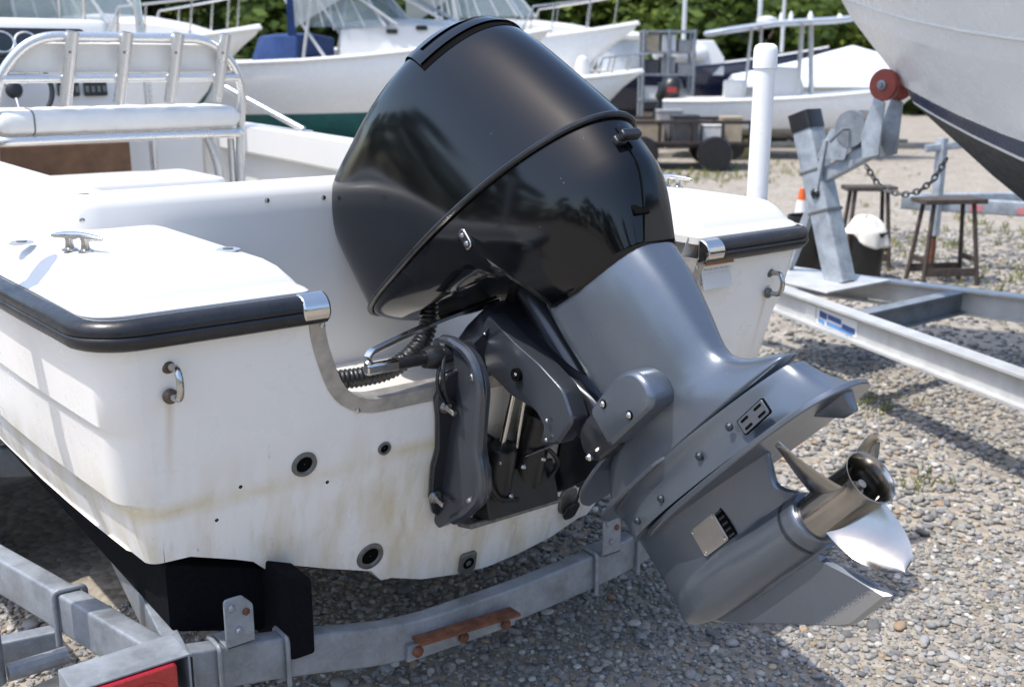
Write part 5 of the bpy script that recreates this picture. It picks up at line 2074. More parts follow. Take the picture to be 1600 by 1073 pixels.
MAT['teal'] = simple('teal_bottom_paint', (.012, .115, .125), .6, 0, .25, 3)
MAT['blue_canvas'] = simple('blue_canvas', (.018, .05, .16), .85, 0, .2, 4, bmp=.3)
MAT['navy_hull'] = simple('navy_hull', (.008, .014, .04), .2, 0, .2, 3, coat=.4)
MAT['vinyl_clear'] = glass_mat('clear_vinyl', (.42, .45, .46), .5)
MAT['pale_blue'] = simple('pale_blue_alloy', (.50, .55, .62), .35, .6, .1, 5)


class Hull:
    def __init__(self, root, bow, head, L, B, zs, zb, zk, top='hull_white', bot='teal', boot=.36, fine=2.3):
        self.r, self.bow, self.h, self.L, self.B = root, Vector((bow[0], bow[1], 0)), Vector(head).normalized(), L, B
        self.v = Vector((-self.h.y, self.h.x, 0))
        self.zs, self.zb, self.zk = zs, zb, zk
        T = [0, .015, .05, .1, .17, .26, .37, .5, .65, .82, 1.0]
        rows = {}
        for nm, fl, fz, over in (('keel', 0.0, 0, .22), ('mid', .52, .12, .17), ('chine', .84, boot, .12), ('flank', .93, .62, .055), ('shoulder', .985, .86, .012), ('sheer', 1.0, 1.0, 0.0)):
            row = []
            for t in T:
                full = (1 - (1 - t) ** fine) ** .85 if nm != 'keel' else 0
                if nm in ('mid', 'chine'):
                    full = (1 - (1 - t) ** 1.6) ** 1.15
                zsh = self.sheer(t)
                kz = zk + (zsh - zk) * .52 * max(0, 1 - t / .30) ** 2.0
                z = lerp(kz, zsh, fz)
                u = t * L + over * L * (1 - t) ** 6
                row.append((u, B / 2 * fl * full * (.93 if t == 1 else 1), z))
            rows[nm] = row
        self.rows = rows
        self.band(('keel', 'mid', 'chine'), 'bottom', bot)
        self.band(('chine', 'flank', 'shoulder', 'sheer'), 'topsides', top)
        # deck and transom
        m = MB()
        m.grid([[self.P(u, -b, z) for u, b, z in rows['sheer']], [self.P(u, 0, z + .05) for u, b, z in rows['sheer']], [self.P(u, b, z) for u, b, z in rows['sheer']]])
        m.build('deck', 'deck', root, smooth=40, fix=False)
        o_ = [rows[k][-1] for k in ('keel', 'mid', 'chine', 'flank', 'shoulder', 'sheer')]
        pts = [self.P(u, b, z) for u, b, z in o_] + [self.P(u, -b, z) for u, b, z in reversed(o_[1:])]
        MB().add(pts, [tuple(range(len(pts)))]).build('transom', top, root, smooth=0, fix=False)
        rr = [self.P(u, -b - .01, z - .02) for u, b, z in reversed(rows['sheer'])] + [self.P(u, b + .01, z - .02) for u, b, z in rows['sheer'][1:]]
        MB().tube(rr, .035, 8).build('gunwale_moulding', top, root)

    def sheer(self, t):
        return self.zs + (self.zb - self.zs) * (1 - t) ** 2.2

    def P(self, u, b, z):
        return self.bow - self.h * u + self.v * b + Vector((0, 0, z))

    def half(self, t):
        return self.B / 2 * (1 - (1 - t) ** 2.3) ** .85

    def band(self, names, part, mat):
        m = MB()
        for s in (-1, 1):
            m.grid([[self.P(u, s * b, z) for u, b, z in self.rows[n]] for n in names])
        m.build(part, mat, self.r, smooth=50, fix=False)

    def trunk(self, t0, t1, h, w=.72, mat='deck', name='cabin'):
        m = MB()
        secs = []
        for t, k in ((t0, .02), (lerp(t0, t1, .15), .35), (lerp(t0, t1, .4), .72), (lerp(t0, t1, .75), 1), (t1, 1)):
            z = self.sheer(t)
            hw = max(.08, self.half(t) * w)
            secs.append([self.P(t * self.L, -hw, z - .05), self.P(t * self.L, -hw * .9, z + h * k * .8), self.P(t * self.L, -hw * .7, z + h * k), self.P(t * self.L, 0, z + h * k + .05), self.P(t * self.L, hw * .7, z + h * k), self.P(t * self.L, hw * .9, z + h * k * .8), self.P(t * self.L, hw, z - .05)])
        m.loft(secs)
        return m.build(name, mat, self.r, smooth=40)

    def windshield(self, t0, t1, z0, h, w=.70, rake=.45, mat='glass'):
        """Raked front pane pair and side panes running aft, each pane its own part."""
        hw = self.half(t1) * w
        L = self.L
        base = [(t1 * L, -hw), (t0 * L + .35, -hw * .86), (t0 * L, 0.0), (t0 * L + .35, hw * .86), (t1 * L, hw)]
        topp = [(t1 * L + .1, -hw * .92), (t0 * L + .35 + rake * h * 1.5, -hw * .80), (t0 * L + rake * h * 1.9, 0), (t0 * L + .35 + rake * h * 1.5, hw * .80), (t1 * L + .1, hw * .92)]
        fr_ = 'pale_alu'
        root = bpy.data.objects.new('windshield', None)
        COL.objects.link(root)
        root.parent = self.r
        root.location = self.P(t0 * L, 0, z0) - self.r.location
        for i in range(4):
            a, b, c, d = self.P(*base[i], z0), self.P(*base[i + 1], z0), self.P(*topp[i + 1], z0 + h), self.P(*topp[i], z0 + h)
            MB().add([a, b, c, d], [(0, 1, 2, 3)]).build('pane', mat, root, smooth=0, fix=False)
        for i in range(5):
            a, d = self.P(*base[i], z0), self.P(*topp[i], z0 + h)
            MB().tube([a, d], .028, 8).build('frame_post', fr_, root)
        MB().tube([self.P(*q, z0 + h) for q in topp], .026, 8).build('frame_rail', fr_, root)
        for i in (0, 1, 2):
            a = self.P(*[lerp(base[0][j], base[1][j], (i + 1) / 4) for j in (0, 1)], z0)
            d = self.P(*[lerp(topp[0][j], topp[1][j], (i + 1) / 4) for j in (0, 1)], z0 + h)
            MB().tube([a, d], .018, 6).build('frame_post', fr_, root)

    def rail(self, t1, h, n=5, mat='stainless'):
        for s in (-1, 1):
            pts, T = [], [.005, .06, .14, .24, .34, t1]
            T = [t for t in T if t <= t1]
            for t in T:
                pts.append(self.P(t * self.L - (.15 if t < .01 else 0), s * max(.04, self.half(t) * .93), self.sheer(t) + h))
            pts.append(self.P((t1 + .04) * self.L, s * self.half(t1) * .93, self.sheer(t1)))
            MB().tube(pts, .019, 8).build('bow_rail', mat, self.r)
            for t, p in list(zip(T, pts))[1::1]:
                MB().tube([p, self.P(t * self.L + .08, s * self.half(t) * .93, self.sheer(t))], .016, 6).build('stanchion', mat, self.r)


HEAD = Vector((RIGHT.x, RIGHT.y, 0))


def turned(deg):
    return Matrix.Rotation(rad(deg), 3, 'Z') @ HEAD


# boat with teal bottom, centre left
d = 22.0
rt = thing('cabin_boat', 'white cabin boat with teal bottom paint and blue canvas behind the black cowl', 'boat', yard(600, d, 0), 'stored motor boats')
bow = yard(858, d - 1.6)
hb_ = Hull(rt, bow, turned(-10), 6.6, 2.5, 2.02, 2.62, .62, boot=.34)
hb_.trunk(.10, .56, .58, .74)
hb_.windshield(.38, .66, 2.02 + .62, .72, .74)
for t_, z_ in ((.34, 2.62), (.42, 2.58)):
    p = hb_.P(t_ * 6.6, -hb_.half(t_) * .68, hb_.sheer(t_) + .36)
    MB().prism(fillet([(-.10, -.04), (.10, -.04), (.10, .04), (-.10, .04)], .03), p, HEAD, (0, 0, 1), FWD, -.03, .06).build('portlight', 'glass_dark', rt)
for t_, lean, top_ in ((.66, -.06, 1.9), (.60, .20, 1.95), (.40, .34, 2.0), (.28, .44, 2.0)):
    for s in (-1, 1):
        a = hb_.P(t_ * 6.6, s * hb_.half(t_) * .8, hb_.sheer(t_) + (.02 if t_ > .5 else .45))
        b = hb_.P((t_ + lean) * 6.6 if lean > 0 else (t_ + lean) * 6.6, s * 1.0, hb_.sheer(t_) + top_)
        MB().tube([a, b], .030, 8).build('canopy_pole', 'pale_alu', rt)
cv_ = MB()
cv_.loft([[hb_.P(u, -1.06, 2.02), hb_.P(u, -1.0, 2.02 + h), hb_.P(u, 0, 2.06 + h), hb_.P(u, 1.0, 2.02 + h), hb_.P(u, 1.06, 2.02)] for u, h in ((4.42, .48), (4.8, .50), (5.15, .46), (5.3, .05))])
cv_.build('cockpit_cover', 'blue_canvas', rt, smooth=50, bevel=.04)
MB().loft([[hb_.P(u, -1.0, 2.30), hb_.P(u, -.96, 3.9), hb_.P(u - .03, -.96, 3.9), hb_.P(u - .03, -1.0, 2.30)] for u in (4.46, 4.60)]).build('canvas_curtain', 'blue_canvas', rt)
MB().add([hb_.P(3.5, -1.0, 3.15), hb_.P(4.45, -1.0, 2.62), hb_.P(4.5, -.97, 3.9), hb_.P(3.2, -.97, 3.9)], [(0, 1, 2, 3)]).build('clear_curtain', 'vinyl_clear', rt, smooth=0, fix=False)
MB().loft([[hb_.P(u, -1.05, 3.92), hb_.P(u, 0, 4.08), hb_.P(u, 1.05, 3.92), hb_.P(u, 0, 4.0)] for u in (1.9, 4.7)]).build('canopy_top', 'blue_canvas', rt)
MB().box(hb_.P(6.3, -1.21, 1.75), (.03, .03, .03)).build('registration_plate', 'fitting', rt)
# its outboard, a grey hood behind the blue cover
om = thing('outboard_motor', 'small grey outboard hood on the stern of the teal-bottomed boat', 'outboard motor', hb_.P(6.9, 0, 1.2))
c_ = hb_.P(6.85, -.1, 2.22)
MB().lathe([(-.36, .16), (-.30, .27), (-.05, .31), (.14, .28), (.25, .20), (.30, .05)], c_, (0, 0, 1), 20).build('hood', simple('grey_hood', (.20, .22, .25), .35, 0, .1, 4), om, smooth=50)
MB().lathe([(-1.15, .06), (-.36, .13)], c_, (0, 0, 1), 14).build('leg', 'dark_paint', om)
MB().lathe([(-.35, .03), (-.2, .09), (.15, .09), (.25, .05)], c_ + Vector((0, 0, -1.15)), HEAD, 12).build('gearcase', 'dark_paint', om)
# stands under that hull
MAT['red_paint'] = simple('red_paint', (.30, .03, .03), .6, 0, .2, 6)
for i, (px, dd, zt_, lab) in enumerate(((600, 21.4, .86, 'jack stand under the teal hull, near its middle'), (795, 21.0, 1.15, 'red-topped jack stand under the bow of the teal hull'), (455, 21.6, .80, 'jack stand under the stern of the teal hull'))):
    p = yard(px, dd)
    s_ = thing('jack_stand', lab, 'boat stand', p, 'jack stands under the teal hull')
    MB().tube([p + Vector((0, 0, .35)), p + Vector((0, 0, zt_))], .03, 8).build('screw', 'galv', s_)
    MB().box(p + Vector((0, 0, zt_)), (.24, .24, .05)).build('pad', 'red_paint', s_)
    for k in range(3):
        a = 2 * math.pi * k / 3 + .4
        MB().tube([p + Vector((.36 * math.cos(a), .36 * math.sin(a), .0)), p + Vector((0, 0, .55))], .022, 8).build('leg', 'red_paint', s_)
for i, (px, dd, n_, lab) in enumerate(((425, 21.2, 3, 'short stack of timber blocks beside the grab rail, under the teal hull'), (690, 21.6, 2, 'low stack of timber blocks under the teal hull keel'), (545, 21.8, 4, 'taller stack of timber blocks under the teal hull keel'))):
    p = yard(px, dd)
    s_ = thing('timber_blocks', lab, 'blocks', p)
    for k in range(n_):
        MB().box(p + Vector((0, 0, .08 + .16 * k)), (.62 if k % 2 else .22, .22 if k % 2 else .62, .155)).build('block', simple('pale_timber', (.34, .27, .19), .85, 0, .3, 6) if (i, k) == (0, 0) else bpy.data.materials['pale_timber'], s_, smooth=0)

# far left boat, bow pointing right behind the seat
d = 19.5
rt = thing('cabin_boat', 'white walkaround boat behind the console, bow above the rod holders', 'boat', yard(150, d, 0), 'stored motor boats')
ha = Hull(rt, yard(421, d - 1.2), turned(-8), 6.8, 2.5, 2.10, 2.58, .70, boot=.18)
ha.trunk(.12, .50, .50, .72)
ha.windshield(.28, .55, 2.62, .70, .74)
ha.rail(.30, .55)
# boat behind the cowl with a bow rail
d = 25.5
rt = thing('cabin_boat', 'white motor boat whose railed bow shows right of the cowl top', 'boat', yard(850, d, 0), 'stored motor boats')
hc = Hull(rt, yard(992, d - 1.0), turned(-6), 7.4, 2.6, 2.30, 2.86, .72, top='hull_white', bot='hull_cream', boot=.3)
hc.trunk(.14, .55, .45, .72)
hc.windshield(.30, .56, 2.98, .75, .74)
hc.rail(.30, .62)
for t_ in (.50, .56):
    for s in (-1, 1):
        MB().tube([hc.P(t_ * 7.4, s * .95, 2.4), hc.P((t_ + .06) * 7.4, s * .95, 4.6)], .03, 8).build('canopy_pole', 'pale_alu', rt)
MB().add([hc.P(4.0, -1.0, 3.3), hc.P(4.9, -1.0, 2.7), hc.P(4.9, -.97, 4.2), hc.P(3.8, -.97, 4.2)], [(0, 1, 2, 3)]).build('clear_curtain', 'vinyl_clear', rt, smooth=0, fix=False)
# small boat in front of it
d = 24.0
rt = thing('skiff', 'small white open skiff, only its bow showing beside the cowl rear', 'boat', yard(940, d, 0), 'stored motor boats')
hd_ = Hull(rt, yard(1000, d), turned(4), 4.6, 1.9, 1.62, 1.86, .62, bot='hull_cream', boot=.3)
MB().lathe([(0, .16), (.18, .17), (.36, .12), (.42, .03)], hd_.P(1.3, 0, 1.75), (0, 0, 1), 14).build('seat', 'deck', rt)
hd_.rail(.2, .35)

# centre-console skiff with a T-top, right of the post
d = 26.0
rt = thing('centre_console_boat', 'white centre-console boat with pale blue hardtop, right of the white post', 'boat', yard(1280, d, 0), 'stored motor boats')
bowp = yard(1452, d - 2.2)
hf = Hull(rt, bowp, turned(-12), 5.7, 2.2, 1.24, 1.62, .42, bot='hull_cream', boot=.26)
cx = 3.2
MB().loft([[hf.P(u, -.40, 1.2), hf.P(u, -.36, 1.2 + h), hf.P(u, .36, 1.2 + h), hf.P(u, .40, 1.2)] for u, h in ((2.75, .35), (2.9, .72), (3.5, .76), (3.6, .3))]).build('console', 'deck', rt, bevel=.03)
MB().loft([[hf.P(u, -.45, 1.2), hf.P(u, -.42, 1.2 + h), hf.P(u, .42, 1.2 + h), hf.P(u, .45, 1.2)] for u, h in ((4.0, .45), (4.45, .45))]).build('leaning_seat', 'vinyl', rt, bevel=.03)
for u, du in ((2.55, .12), (2.85, .0), (3.7, .0), (4.0, -.1)):
    for s in (-1, 1):
        MB().tube([hf.P(u, s * .52, 1.15), hf.P(u + du, s * .50, 2.80)], .03, 8).build('hardtop_leg', 'pale_alu', rt)
MB().loft([[hf.P(u, -1.0, z), hf.P(u, -1.03, z + .05), hf.P(u, 0, z + .12), hf.P(u, 1.03, z + .05), hf.P(u, 1.0, z)] for u, z in ((1.75, 2.90), (2.1, 2.86), (3.4, 2.80), (4.4, 2.66), (4.9, 2.58))]).build('hardtop', 'pale_blue', rt, bevel=.02)
for u, r_, h_ in ((2.1, .07, .16), (2.7, .06, .22), (3.6, .22, .13), (3.3, .05, .2), (3.1, .05, .22)):
    MB().lathe([(0, r_), (h_ * .6, r_), (h_, r_ * .3)], hf.P(u, -.3, 2.86), (0, 0, 1), 12).build('roof_fitting', 'deck', rt)
MB().tube([hf.P(3.75, .3, 2.7), hf.P(3.75, .3, 3.55)], .05, 8).build('antenna', 'pale_alu', rt)
om = thing('outboard_motor', 'dark outboard with red and white decal on the hardtop boat', 'outboard motor', hf.P(5.9, 0, .7))
c_ = hf.P(5.6, -.3, 1.45)
ax_ = (Vector((0, 0, 1)) - hf.h * -.55).normalized()
MB().lathe([(-.34, .13), (-.28, .22), (.0, .25), (.18, .22), (.30, .10)], c_, ax_, 18).build('hood', 'black_plastic', om, smooth=50)
MB().lathe([(-.9, .05), (-.34, .1)], c_, ax_, 12).build('leg', 'dark_paint', om)
MB().box(c_ - FWD * .25, (.2, .02, .12), Matrix.Rotation(math.atan2(HEAD.y, HEAD.x), 3, 'Z')).build('decal', 'red_paint', om)
t4 = thing('boat_trailer', 'dark low trailer under the hardtop boat', 'trailer', yard(1280, d, 0))
for s in (-1, 1):
    m = MB()
    rtube(m, [hf.P(.4, s * .6, .32), hf.P(5.8, s * .9, .32)], .08, .12)
    m.build('side_rail', 'fitting', t4)
    MB().lathe([(-.1, .12), (-.1, .29), (.1, .29), (.1, .12)], hf.P(4.2, s * 1.1, .30), hf.v, 20).build('wheel', 'rubber', t4)
for u in (1.2, 3.0, 5.2):
    m = MB()
    rtube(m, [hf.P(u, -.8, .36), hf.P(u, .8, .36)], .08, .10)
    m.build('cross_beam', 'fitting', t4)

# navy boat behind
d = 31.0
rt = thing('cabin_boat', 'navy-hulled boat with white deck and round-roofed pilothouse behind the white post', 'boat', yard(1180, d, 0), 'stored motor boats')
he = Hull(rt, yard(1285, d - .6), turned(-3), 7.6, 2.6, 1.78, 2.42, .55, top='navy_hull', bot='bottom_black', boot=.22)
MB().loft([[he.P(u, -.95, 1.7), he.P(u, -.9, z), he.P(u, .9, z), he.P(u, .95, 1.7)] for u, z in ((2.9, 2.15), (3.2, 2.6), (4.5, 2.6), (4.55, 1.8))], True).build('cabin', 'deck', rt, bevel=.05)
MB().lathe([(0, .74), (.10, .80), (.18, .72), (.24, .3)], he.P(5.6, 0, 2.62), (0, 0, 1), 24).build('pilothouse_roof', 'deck', rt, smooth=50)
MB().lathe([(0, .62), (.80, .62)], he.P(5.6, 0, 1.82), (0, 0, 1), 24).build('pilothouse', simple('pale_grey_panel', (.42, .45, .47), .5, 0, .1, 4), rt)
for u in (4.0, 4.5, 3.6):
    MB().ball(he.P(u, -.9, 2.25), .26, 14, 10, (1.3, 1, .9)).build('fender', 'deck', rt)
MB().tube([he.P(3.9, 0, 2.6), he.P(3.9, 0, 4.05)], .06, 8).build('mast', 'pale_alu', rt)
MB().tube([he.P(1.2, .3, 2.3), he.P(1.2, .3, 3.7)], .05, 8).build('mast', 'pale_alu', rt)

# boat under a peaked white cover
d = 27.0
rt = thing('covered_boat', 'boat under a peaked white tarpaulin between hardtop boat and red roller', 'boat', yard(1330, d, 0), 'stored motor boats')
hg = Hull(rt, yard(1455, d + .5), turned(-5), 5.0, 2.2, 1.55, 1.75, .5, bot='bottom_black', boot=.3)
tarp = simple('white_tarpaulin', (.66, .69, .74), .6, 0, .06, 3, bmp=.2)
cvr = MB()
RN = [(0.2, .10), (.7, .30), (1.5, .62), (2.1, .78), (2.7, .62), (3.4, .42), (4.3, .22), (5.0, .08)]
cvr.loft([[hg.P(u, -1.16, 1.46), hg.P(u, -1.12, 1.56), hg.P(u, -.5, 1.62 + h * .55), hg.P(u, 0, 1.66 + h), hg.P(u, .5, 1.62 + h * .55), hg.P(u, 1.12, 1.56), hg.P(u, 1.16, 1.46)] for u, h in RN])
cvr.build('tarpaulin', tarp, rt, smooth=40)

# ------------------------------------------------------------------ utility trailer, rack and boxes
ut = thing('utility_trailer', 'rusty dark utility trailer with railed sides, left of the white post', 'trailer', yard(1075, 22, 0))
UH = turned(-4)
UV = Vector((-UH.y, UH.x, 0))
uo = yard(1072, 22)
UP = lambda u, v, z: uo + UH * u + UV * v + Vector((0, 0, z))
MAT['dark_rust'] = simple('dark_rusty_paint', (.035, .024, .020), .75, .1, .5, 8, bmp=.3)
for v in (-.8, .8):
    for z in (.52, .92):
        m = MB()
        rtube(m, [UP(-1.25, v, z), UP(1.15, v, z)], .06, .07)
        m.build('side_rail', 'dark_rust', ut)
    for u in (-1.22, -.6, 0, .6, 1.12):
        m = MB()
        rtube(m, [UP(u, v, .5), UP(u, v, .92)], .05, .05)
        m.build('post', 'dark_rust', ut)
    for u in (-.95, .45):
        MB().lathe([(-.1, .14), (-.1, .31), (-.06, .335), (.06, .335), (.1, .31), (.1, .14)], UP(u, v * 1.18, .33), UV, 24).build('wheel', 'rubber', ut, smooth=35)
MB().box(UP(-.05, 0, .47), (2.3, 1.6, .05), Matrix.Rotation(math.atan2(UH.y, UH.x), 3, 'Z')).build('bed', 'dark_rust', ut, bevel=.005)
boxm = [simple('box_white', (.60, .59, .56), .6, 0, .1, 4), simple('box_tan', (.36, .29, .20), .8, 0, .2, 6), simple('box_grey', (.26, .26, .26), .6, 0, .2, 6), simple('box_yellow', (.46, .37, .15), .6, 0, .2, 6), simple('box_dark', (.05, .05, .055), .6, 0, .2, 6)]
names5 = ['white', 'tan', 'grey', 'yellow', 'dark']
RZ = Matrix.Rotation(math.atan2(HEAD.y, HEAD.x), 3, 'Z')


def crate(p, sx, sy, sz, c, label, group):
    t = thing('crate', label, 'crate', p, group)
    MB().box(p + Vector((0, 0, sz * .45)), (sx, sy, sz * .9), RZ).build('body', boxm[c], t, bevel=.015)
    MB().box(p + Vector((0, 0, sz * .95)), (sx * 1.04, sy * 1.04, sz * .10), RZ).build('lid', boxm[c], t, bevel=.01)


for i, (u, v, sx, sy, sz, c) in enumerate(((-.8, -.2, .6, .6, .42, 1), (-.1, -.35, .5, .5, .55, 4), (.45, -.2, .42, .5, .36, 0), (.85, .1, .4, .4, .5, 1), (-.35, .35, .5, .4, .62, 2))):
    crate(UP(u, v, .495), sx, sy, sz, c, f'{names5[c]} crate lying on the utility trailer bed' + (', near its left end' if i == 0 else ', near its right end' if i == 3 else ''), 'crates on the utility trailer')
# storage rack with gear
rk = thing('storage_rack', 'tall grey steel rack full of gear between cowl and navy boat', 'rack', yard(1040, 27, 0))
ro = yard(1037, 27)
RP_ = lambda u, v, z: ro + HEAD * u + FWD * v + Vector((0, 0, z))
for u in (-.60, .0, .60):
    for v in (-.35, .35):
        m = MB()
        rtube(m, [RP_(u, v, 0), RP_(u, v, 2.78)], .06, .06)
        m.build('upright', 'galv', rk)
for z in (.55, 1.15, 1.75, 2.25, 2.74):
    MB().box(RP_(0, 0, z), (1.28, .76, .05), RZ).build('shelf', 'galv', rk)
gi = 0
rng_ = random.Random(4)
for k, z in enumerate((.58, 1.18, 1.78, 2.28)):
    for u in (-.40, .0, .40):
        c = rng_.choice([0, 1, 2, 3, 4, 0, 2])
        h = rng_.uniform(.22, .42)
        lev = ['lowest', 'second', 'third', 'top'][k]
        pos = {-.40: 'left', 0.0: 'middle', .40: 'right'}[u]
        crate(RP_(u, -.05, z), .34, .5, h, c, f'{names5[c]} crate on the {lev} shelf of the steel rack, {pos}', 'crates on the steel rack')
# loose piles near the rack
for i, (px, dd, sx, sz, c, lab) in enumerate(((1110, 26, .9, .55, 1, 'tan crate on the ground right of the steel rack'), (1150, 27.5, .7, .8, 2, 'grey crate on the ground behind the white post'), (985, 25, .8, .5, 4, 'dark crate on the ground beneath the small skiff'), (1160, 24.5, .6, .4, 3, 'yellow crate on the ground behind the white post'))):
    crate(yard(px, dd), sx, .6, sz, c, lab, 'crates on the ground')

# ------------------------------------------------------------------ weeds
def weed_mat():
    m, nt, b = new_mat('weed_blades')
    v = coords(nt, space='World')
    col = ramp(nt, noise(nt, v, 1.3, 4), [(0.3, (.09, .12, .022)), (0.55, (.17, .18, .04)), (0.75, (.28, .25, .08))])
    nt.links.new(col, b.inputs['Base Color'])
    b.inputs['Roughness'].default_value = .7
    return m


wr = np.random.default_rng(8)
wv, wf_ = [], []
spots = []
for px, py_d, n, r_ in ((1345, 6.3, 26, .20), (1440, 5.0, 10, .16), (1560, 10.5, 60, .8), (1500, 9.2, 50, .6), (1420, 12, 50, .8), (1060, 19.5, 120, 1.0), (1130, 20.5, 150, 1.2), (1480, 15, 40, 1.0), (1590, 13, 60, 1.0), (1020, 20.3, 80, .8), (1250, 22, 100, 1.6)):
    c0 = yard(px, py_d)
    for k in range(n):
        p = c0 + Vector((wr.normal(0, r_ * .6), wr.normal(0, r_ * .6), 0))
        hgt = wr.uniform(.02, .09) * (1 if py_d < 8 else 1.25)
        for q in range(7):
            a = wr.uniform(0, 6.28)
            l_ = wr.uniform(.3, 1) * hgt
            w_ = .003 if py_d < 8 else .004
            dx, dy = math.cos(a), math.sin(a)
            b0 = p + Vector((wr.normal(0, .02), wr.normal(0, .02), 0))
            i0 = len(wv)
            wv += [b0 + Vector((-dy * w_, dx * w_, 0)), b0 + Vector((dy * w_, -dx * w_, 0)), b0 + Vector((dx * l_ * .2 + dy * w_ * .6, dy * l_ * .2 - dx * w_ * .6, l_ * .8)), b0 + Vector((dx * l_ * .5, dy * l_ * .5, l_ * 1.15))]
            wf_ += [(i0, i0 + 1, i0 + 2), (i0, i0 + 2, i0 + 3)]
wd = MB().add(wv, wf_).build('weeds', weed_mat(), None, smooth=0, fix=False)
tag(wd, 'thin yellow-green weeds growing through the gravel', 'weeds', kind='stuff')


# ------------------------------------------------------------------ trees
def leaf_mat(name, dark, light):
    m, nt, b = new_mat(name)
    g = node(nt, 'ShaderNodeNewGeometry')
    oi = node(nt, 'ShaderNodeObjectInfo')
    v = coords(nt, space='World')
    f = math_n(nt, 'ADD', math_n(nt, 'MULTIPLY', g.outputs['Random Per Island'], .55), math_n(nt, 'MULTIPLY', noise(nt, v, .55, 3), .5))
    f = math_n(nt, 'ADD', f, math_n(nt, 'MULTIPLY', math_n(nt, 'SUBTRACT', oi.outputs['Random'], .5), .35))
    col = ramp(nt, f, [(0.2, dark), (0.85, light)])
    nt.links.new(col, b.inputs['Base Color'])
    b.inputs['Roughness'].default_value = .55
    b.inputs['Specular IOR Level'].default_value = .25
    tr_ = node(nt, 'ShaderNodeBsdfTranslucent')
    nt.links.new(col, tr_.inputs['Color'])
    mx = node(nt, 'ShaderNodeMixShader')
    mx.inputs[0].default_value = .28
    out = nt.nodes['Material Output']
    nt.links.new(b.outputs[0], mx.inputs[1])
    nt.links.new(tr_.outputs[0], mx.inputs[2])
    nt.links.new(mx.outputs[0], out.inputs['Surface'])
    return m


LEAF = [leaf_mat('leaves_dark', (.022, .040, .012), (.075, .115, .024)), leaf_mat('leaves_bright', (.05, .085, .014), (.20, .25, .04)), leaf_mat('leaves_mid', (.030, .058, .016), (.125, .18, .035))]
BARK = simple('bark', (.085, .068, .052), .9, 0, .4, 4, bmp=.6)


def crown_mesh(seed, H, R, base, nclump, nleaf, leaf):
    rng = np.random.default_rng(seed)
    V, Fq = [], []
    cl_ = []
    for k in range(nclump):
        t = rng.uniform(0, 1)
        z = base + (H - base) * t
        rr = R * (math.sin(math.pi * min(1, .12 + .86 * t)) ** .7)
        a = rng.uniform(0, 2 * math.pi)
        q = rr * math.sqrt(rng.uniform(.15, 1))
        cl_.append((q * math.cos(a), q * math.sin(a), z, rng.uniform(.55, 1.15) * R * .30))
    n = 0
    for cx, cy, cz, cr in cl_:
        for k in range(nleaf):
            d = rng.normal(size=3)
            d /= np.linalg.norm(d)
            r = cr * rng.uniform(.55, 1.12)
            p = np.array([cx, cy, cz]) + d * r * np.array([1.1, 1.1, .8])
            nrm = d + rng.normal(0, .55, 3)
            nrm /= np.linalg.norm(nrm)
            u = np.cross(nrm, [0, 0, 1.0]) + rng.normal(0, .2, 3)
            u /= np.linalg.norm(u) + 1e-6
            w = np.cross(nrm, u)
            s = leaf * rng.uniform(.6, 1.3)
            V += [p - u * s, p - w * s * .55, p + u * s, p + w * s * .55]
            Fq.append((n, n + 1, n + 2, n + 3))
            n += 4
    me = bpy.data.meshes.new('crown')
    me.from_pydata([tuple(x) for x in V], [], Fq)
    return me, cl_


KIND = []
for i, (H, R, base, nc, nl, lf, mt) in enumerate(((9.5, 3.6, 1.0, 46, 120, .26, 0), (7.5, 3.0, .6, 40, 120, .24, 1), (11.5, 3.3, 1.6, 50, 120, .26, 2), (6.0, 3.2, .3, 36, 120, .22, 1), (8.5, 4.2, .8, 52, 120, .27, 2))):
    me, cl_ = crown_mesh(30 + i, H, R, base, nc, nl, lf)
    me.materials.append(LEAF[mt])
    m = MB()
    m.tube([(0, 0, -.1), (.05, .03, H * .25), (-.06, .05, H * .55), (0, 0, H * .88)], [.20, .15, .10, .03], 10)
    for cx, cy, cz, cr in cl_[::3]:
        m.tube([(0, 0, max(.4, cz * .55)), (cx * .5, cy * .5, cz * .82), (cx * .95, cy * .95, cz)], [.07, .05, .02], 6)
    tm = bpy.data.meshes.new('trunk')
    tm.from_pydata([tuple(p) for p in m.v], [], m.f)
    tm.materials.append(BARK)
    tm.shade_smooth()
    KIND.append((me, tm))
kn_ = ['broad dark green', 'bright yellow-green', 'tall mid-green', 'low bright green', 'wide mid-green']
where = [(-60, 'left of the console'), (60, 'above the steering console'), (170, 'behind the rod holders'), (275, 'between the rod holders and the far boats'), (385, 'above the bow of the walkaround boat'), (455, 'left of the blue canvas'), (560, 'behind the blue canvas'), (655, 'behind the canopy poles'), (770, 'above the black cowl'), (880, 'behind the railed bow'), (965, 'above the tip of the railed bow'), (1030, 'behind the steel rack'), (1100, 'left of the white post top'), (1170, 'straight behind the white post'), (1245, 'behind the pale blue hardtop'), (1330, 'above the peaked tarpaulin'), (1410, 'behind the red roller'), (1500, 'behind the big hull bow'), (1610, 'at the right edge behind the big hull'), (1720, 'far right behind the big hull')]
tr_r = random.Random(21)
order = [0, 4, 2, 1, 0, 1, 4, 2, 0, 1, 3, 0, 1, 4, 2, 3, 4, 0, 2, 4]
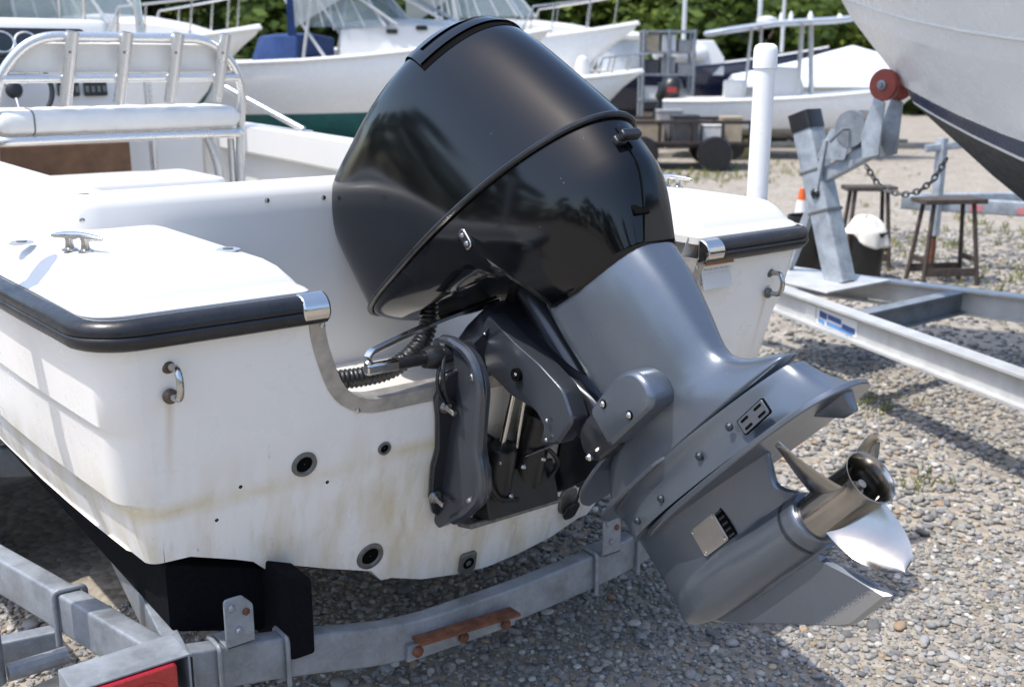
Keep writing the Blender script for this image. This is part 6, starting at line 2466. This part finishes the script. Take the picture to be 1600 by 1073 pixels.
for i, (px, wtxt) in enumerate(where):
    for row, dd in ((0, 52), (1, 61)):
        k = order[i] if row == 0 else (order[i] + 2) % 5
        p = yard(px + tr_r.uniform(-25, 25) + (45 if row else 0), dd + tr_r.uniform(-2.5, 2.5))
        t = thing('tree', f'{kn_[k]} tree {wtxt}' + (', in the back row' if row else ''), 'tree', p, 'trees lining the yard')
        sc_ = tr_r.uniform(.85, 1.15) * (1.0 if row == 0 else 1.25)
        for nm, me in (('crown', KIND[k][0]), ('trunk', KIND[k][1])):
            o = bpy.data.objects.new(nm, me)
            COL.objects.link(o)
            o.parent = t
            o.rotation_euler = (0, 0, tr_r.uniform(0, 6.28))
            o.scale = (sc_, sc_, sc_)
# low hedge in front of the trees, one continuous mass
sh_me, _ = crown_mesh(77, 2.0, 1.7, .1, 20, 110, .15)
base_ = np.array([v.co[:] for v in sh_me.vertices])
HV = []
for i in range(22):
    p = yard(-60 + 85 * i, 47 + tr_r.uniform(-1.5, 1.5))
    s = tr_r.uniform(.8, 1.25)
    a = tr_r.uniform(0, 6.28)
    R_ = np.array([[math.cos(a), -math.sin(a), 0], [math.sin(a), math.cos(a), 0], [0, 0, 1]])
    HV.append((base_ * np.array([s * 1.3, s * 1.3, s])) @ R_.T + np.array(p[:]))
HV = np.concatenate(HV)
me = bpy.data.meshes.new('hedge')
me.from_pydata(HV.tolist(), [], np.arange(len(HV)).reshape(-1, 4).tolist())
me.materials.append(LEAF[0])
he_o = bpy.data.objects.new('hedge', me)
COL.objects.link(he_o)
tag(he_o, 'dark green hedge along the foot of the trees', 'hedge', kind='stuff')

# the wood that closes the yard on its other sides (it shows only in the cowl's reflections)
WV, WF, n0 = [], [], 0
wrng = np.random.default_rng(3)
for i in range(46):
    az = rad(112 + 222 * i / 45)
    k = int(wrng.integers(0, 5))
    me = KIND[k][0]
    co_ = np.empty(len(me.vertices) * 3, dtype=np.float32)
    me.vertices.foreach_get('co', co_)
    co_ = co_.reshape(-1, 4, 3)[::2].reshape(-1, 3)
    s_ = wrng.uniform(.95, 1.4)
    a_ = wrng.uniform(0, 6.28)
    R_ = np.array([[math.cos(a_), -math.sin(a_), 0], [math.sin(a_), math.cos(a_), 0], [0, 0, 1]])
    rr_ = wrng.uniform(42, 50)
    WV.append((co_ * s_) @ R_.T + np.array([rr_ * math.cos(az), rr_ * math.sin(az), -.1]))
    nq = len(co_) // 4
    WF.append(np.arange(nq * 4).reshape(-1, 4) + n0)
    n0 += nq * 4
WV = np.concatenate(WV)
WF = np.concatenate(WF)
me = bpy.data.meshes.new('woods')
me.from_pydata(WV.tolist(), [], WF.tolist())
me.materials.append(LEAF[0])
wo = bpy.data.objects.new('woods', me)
COL.objects.link(wo)
tag(wo, 'dark wood across the yard, mirrored in the black cowl', 'woods', kind='stuff')
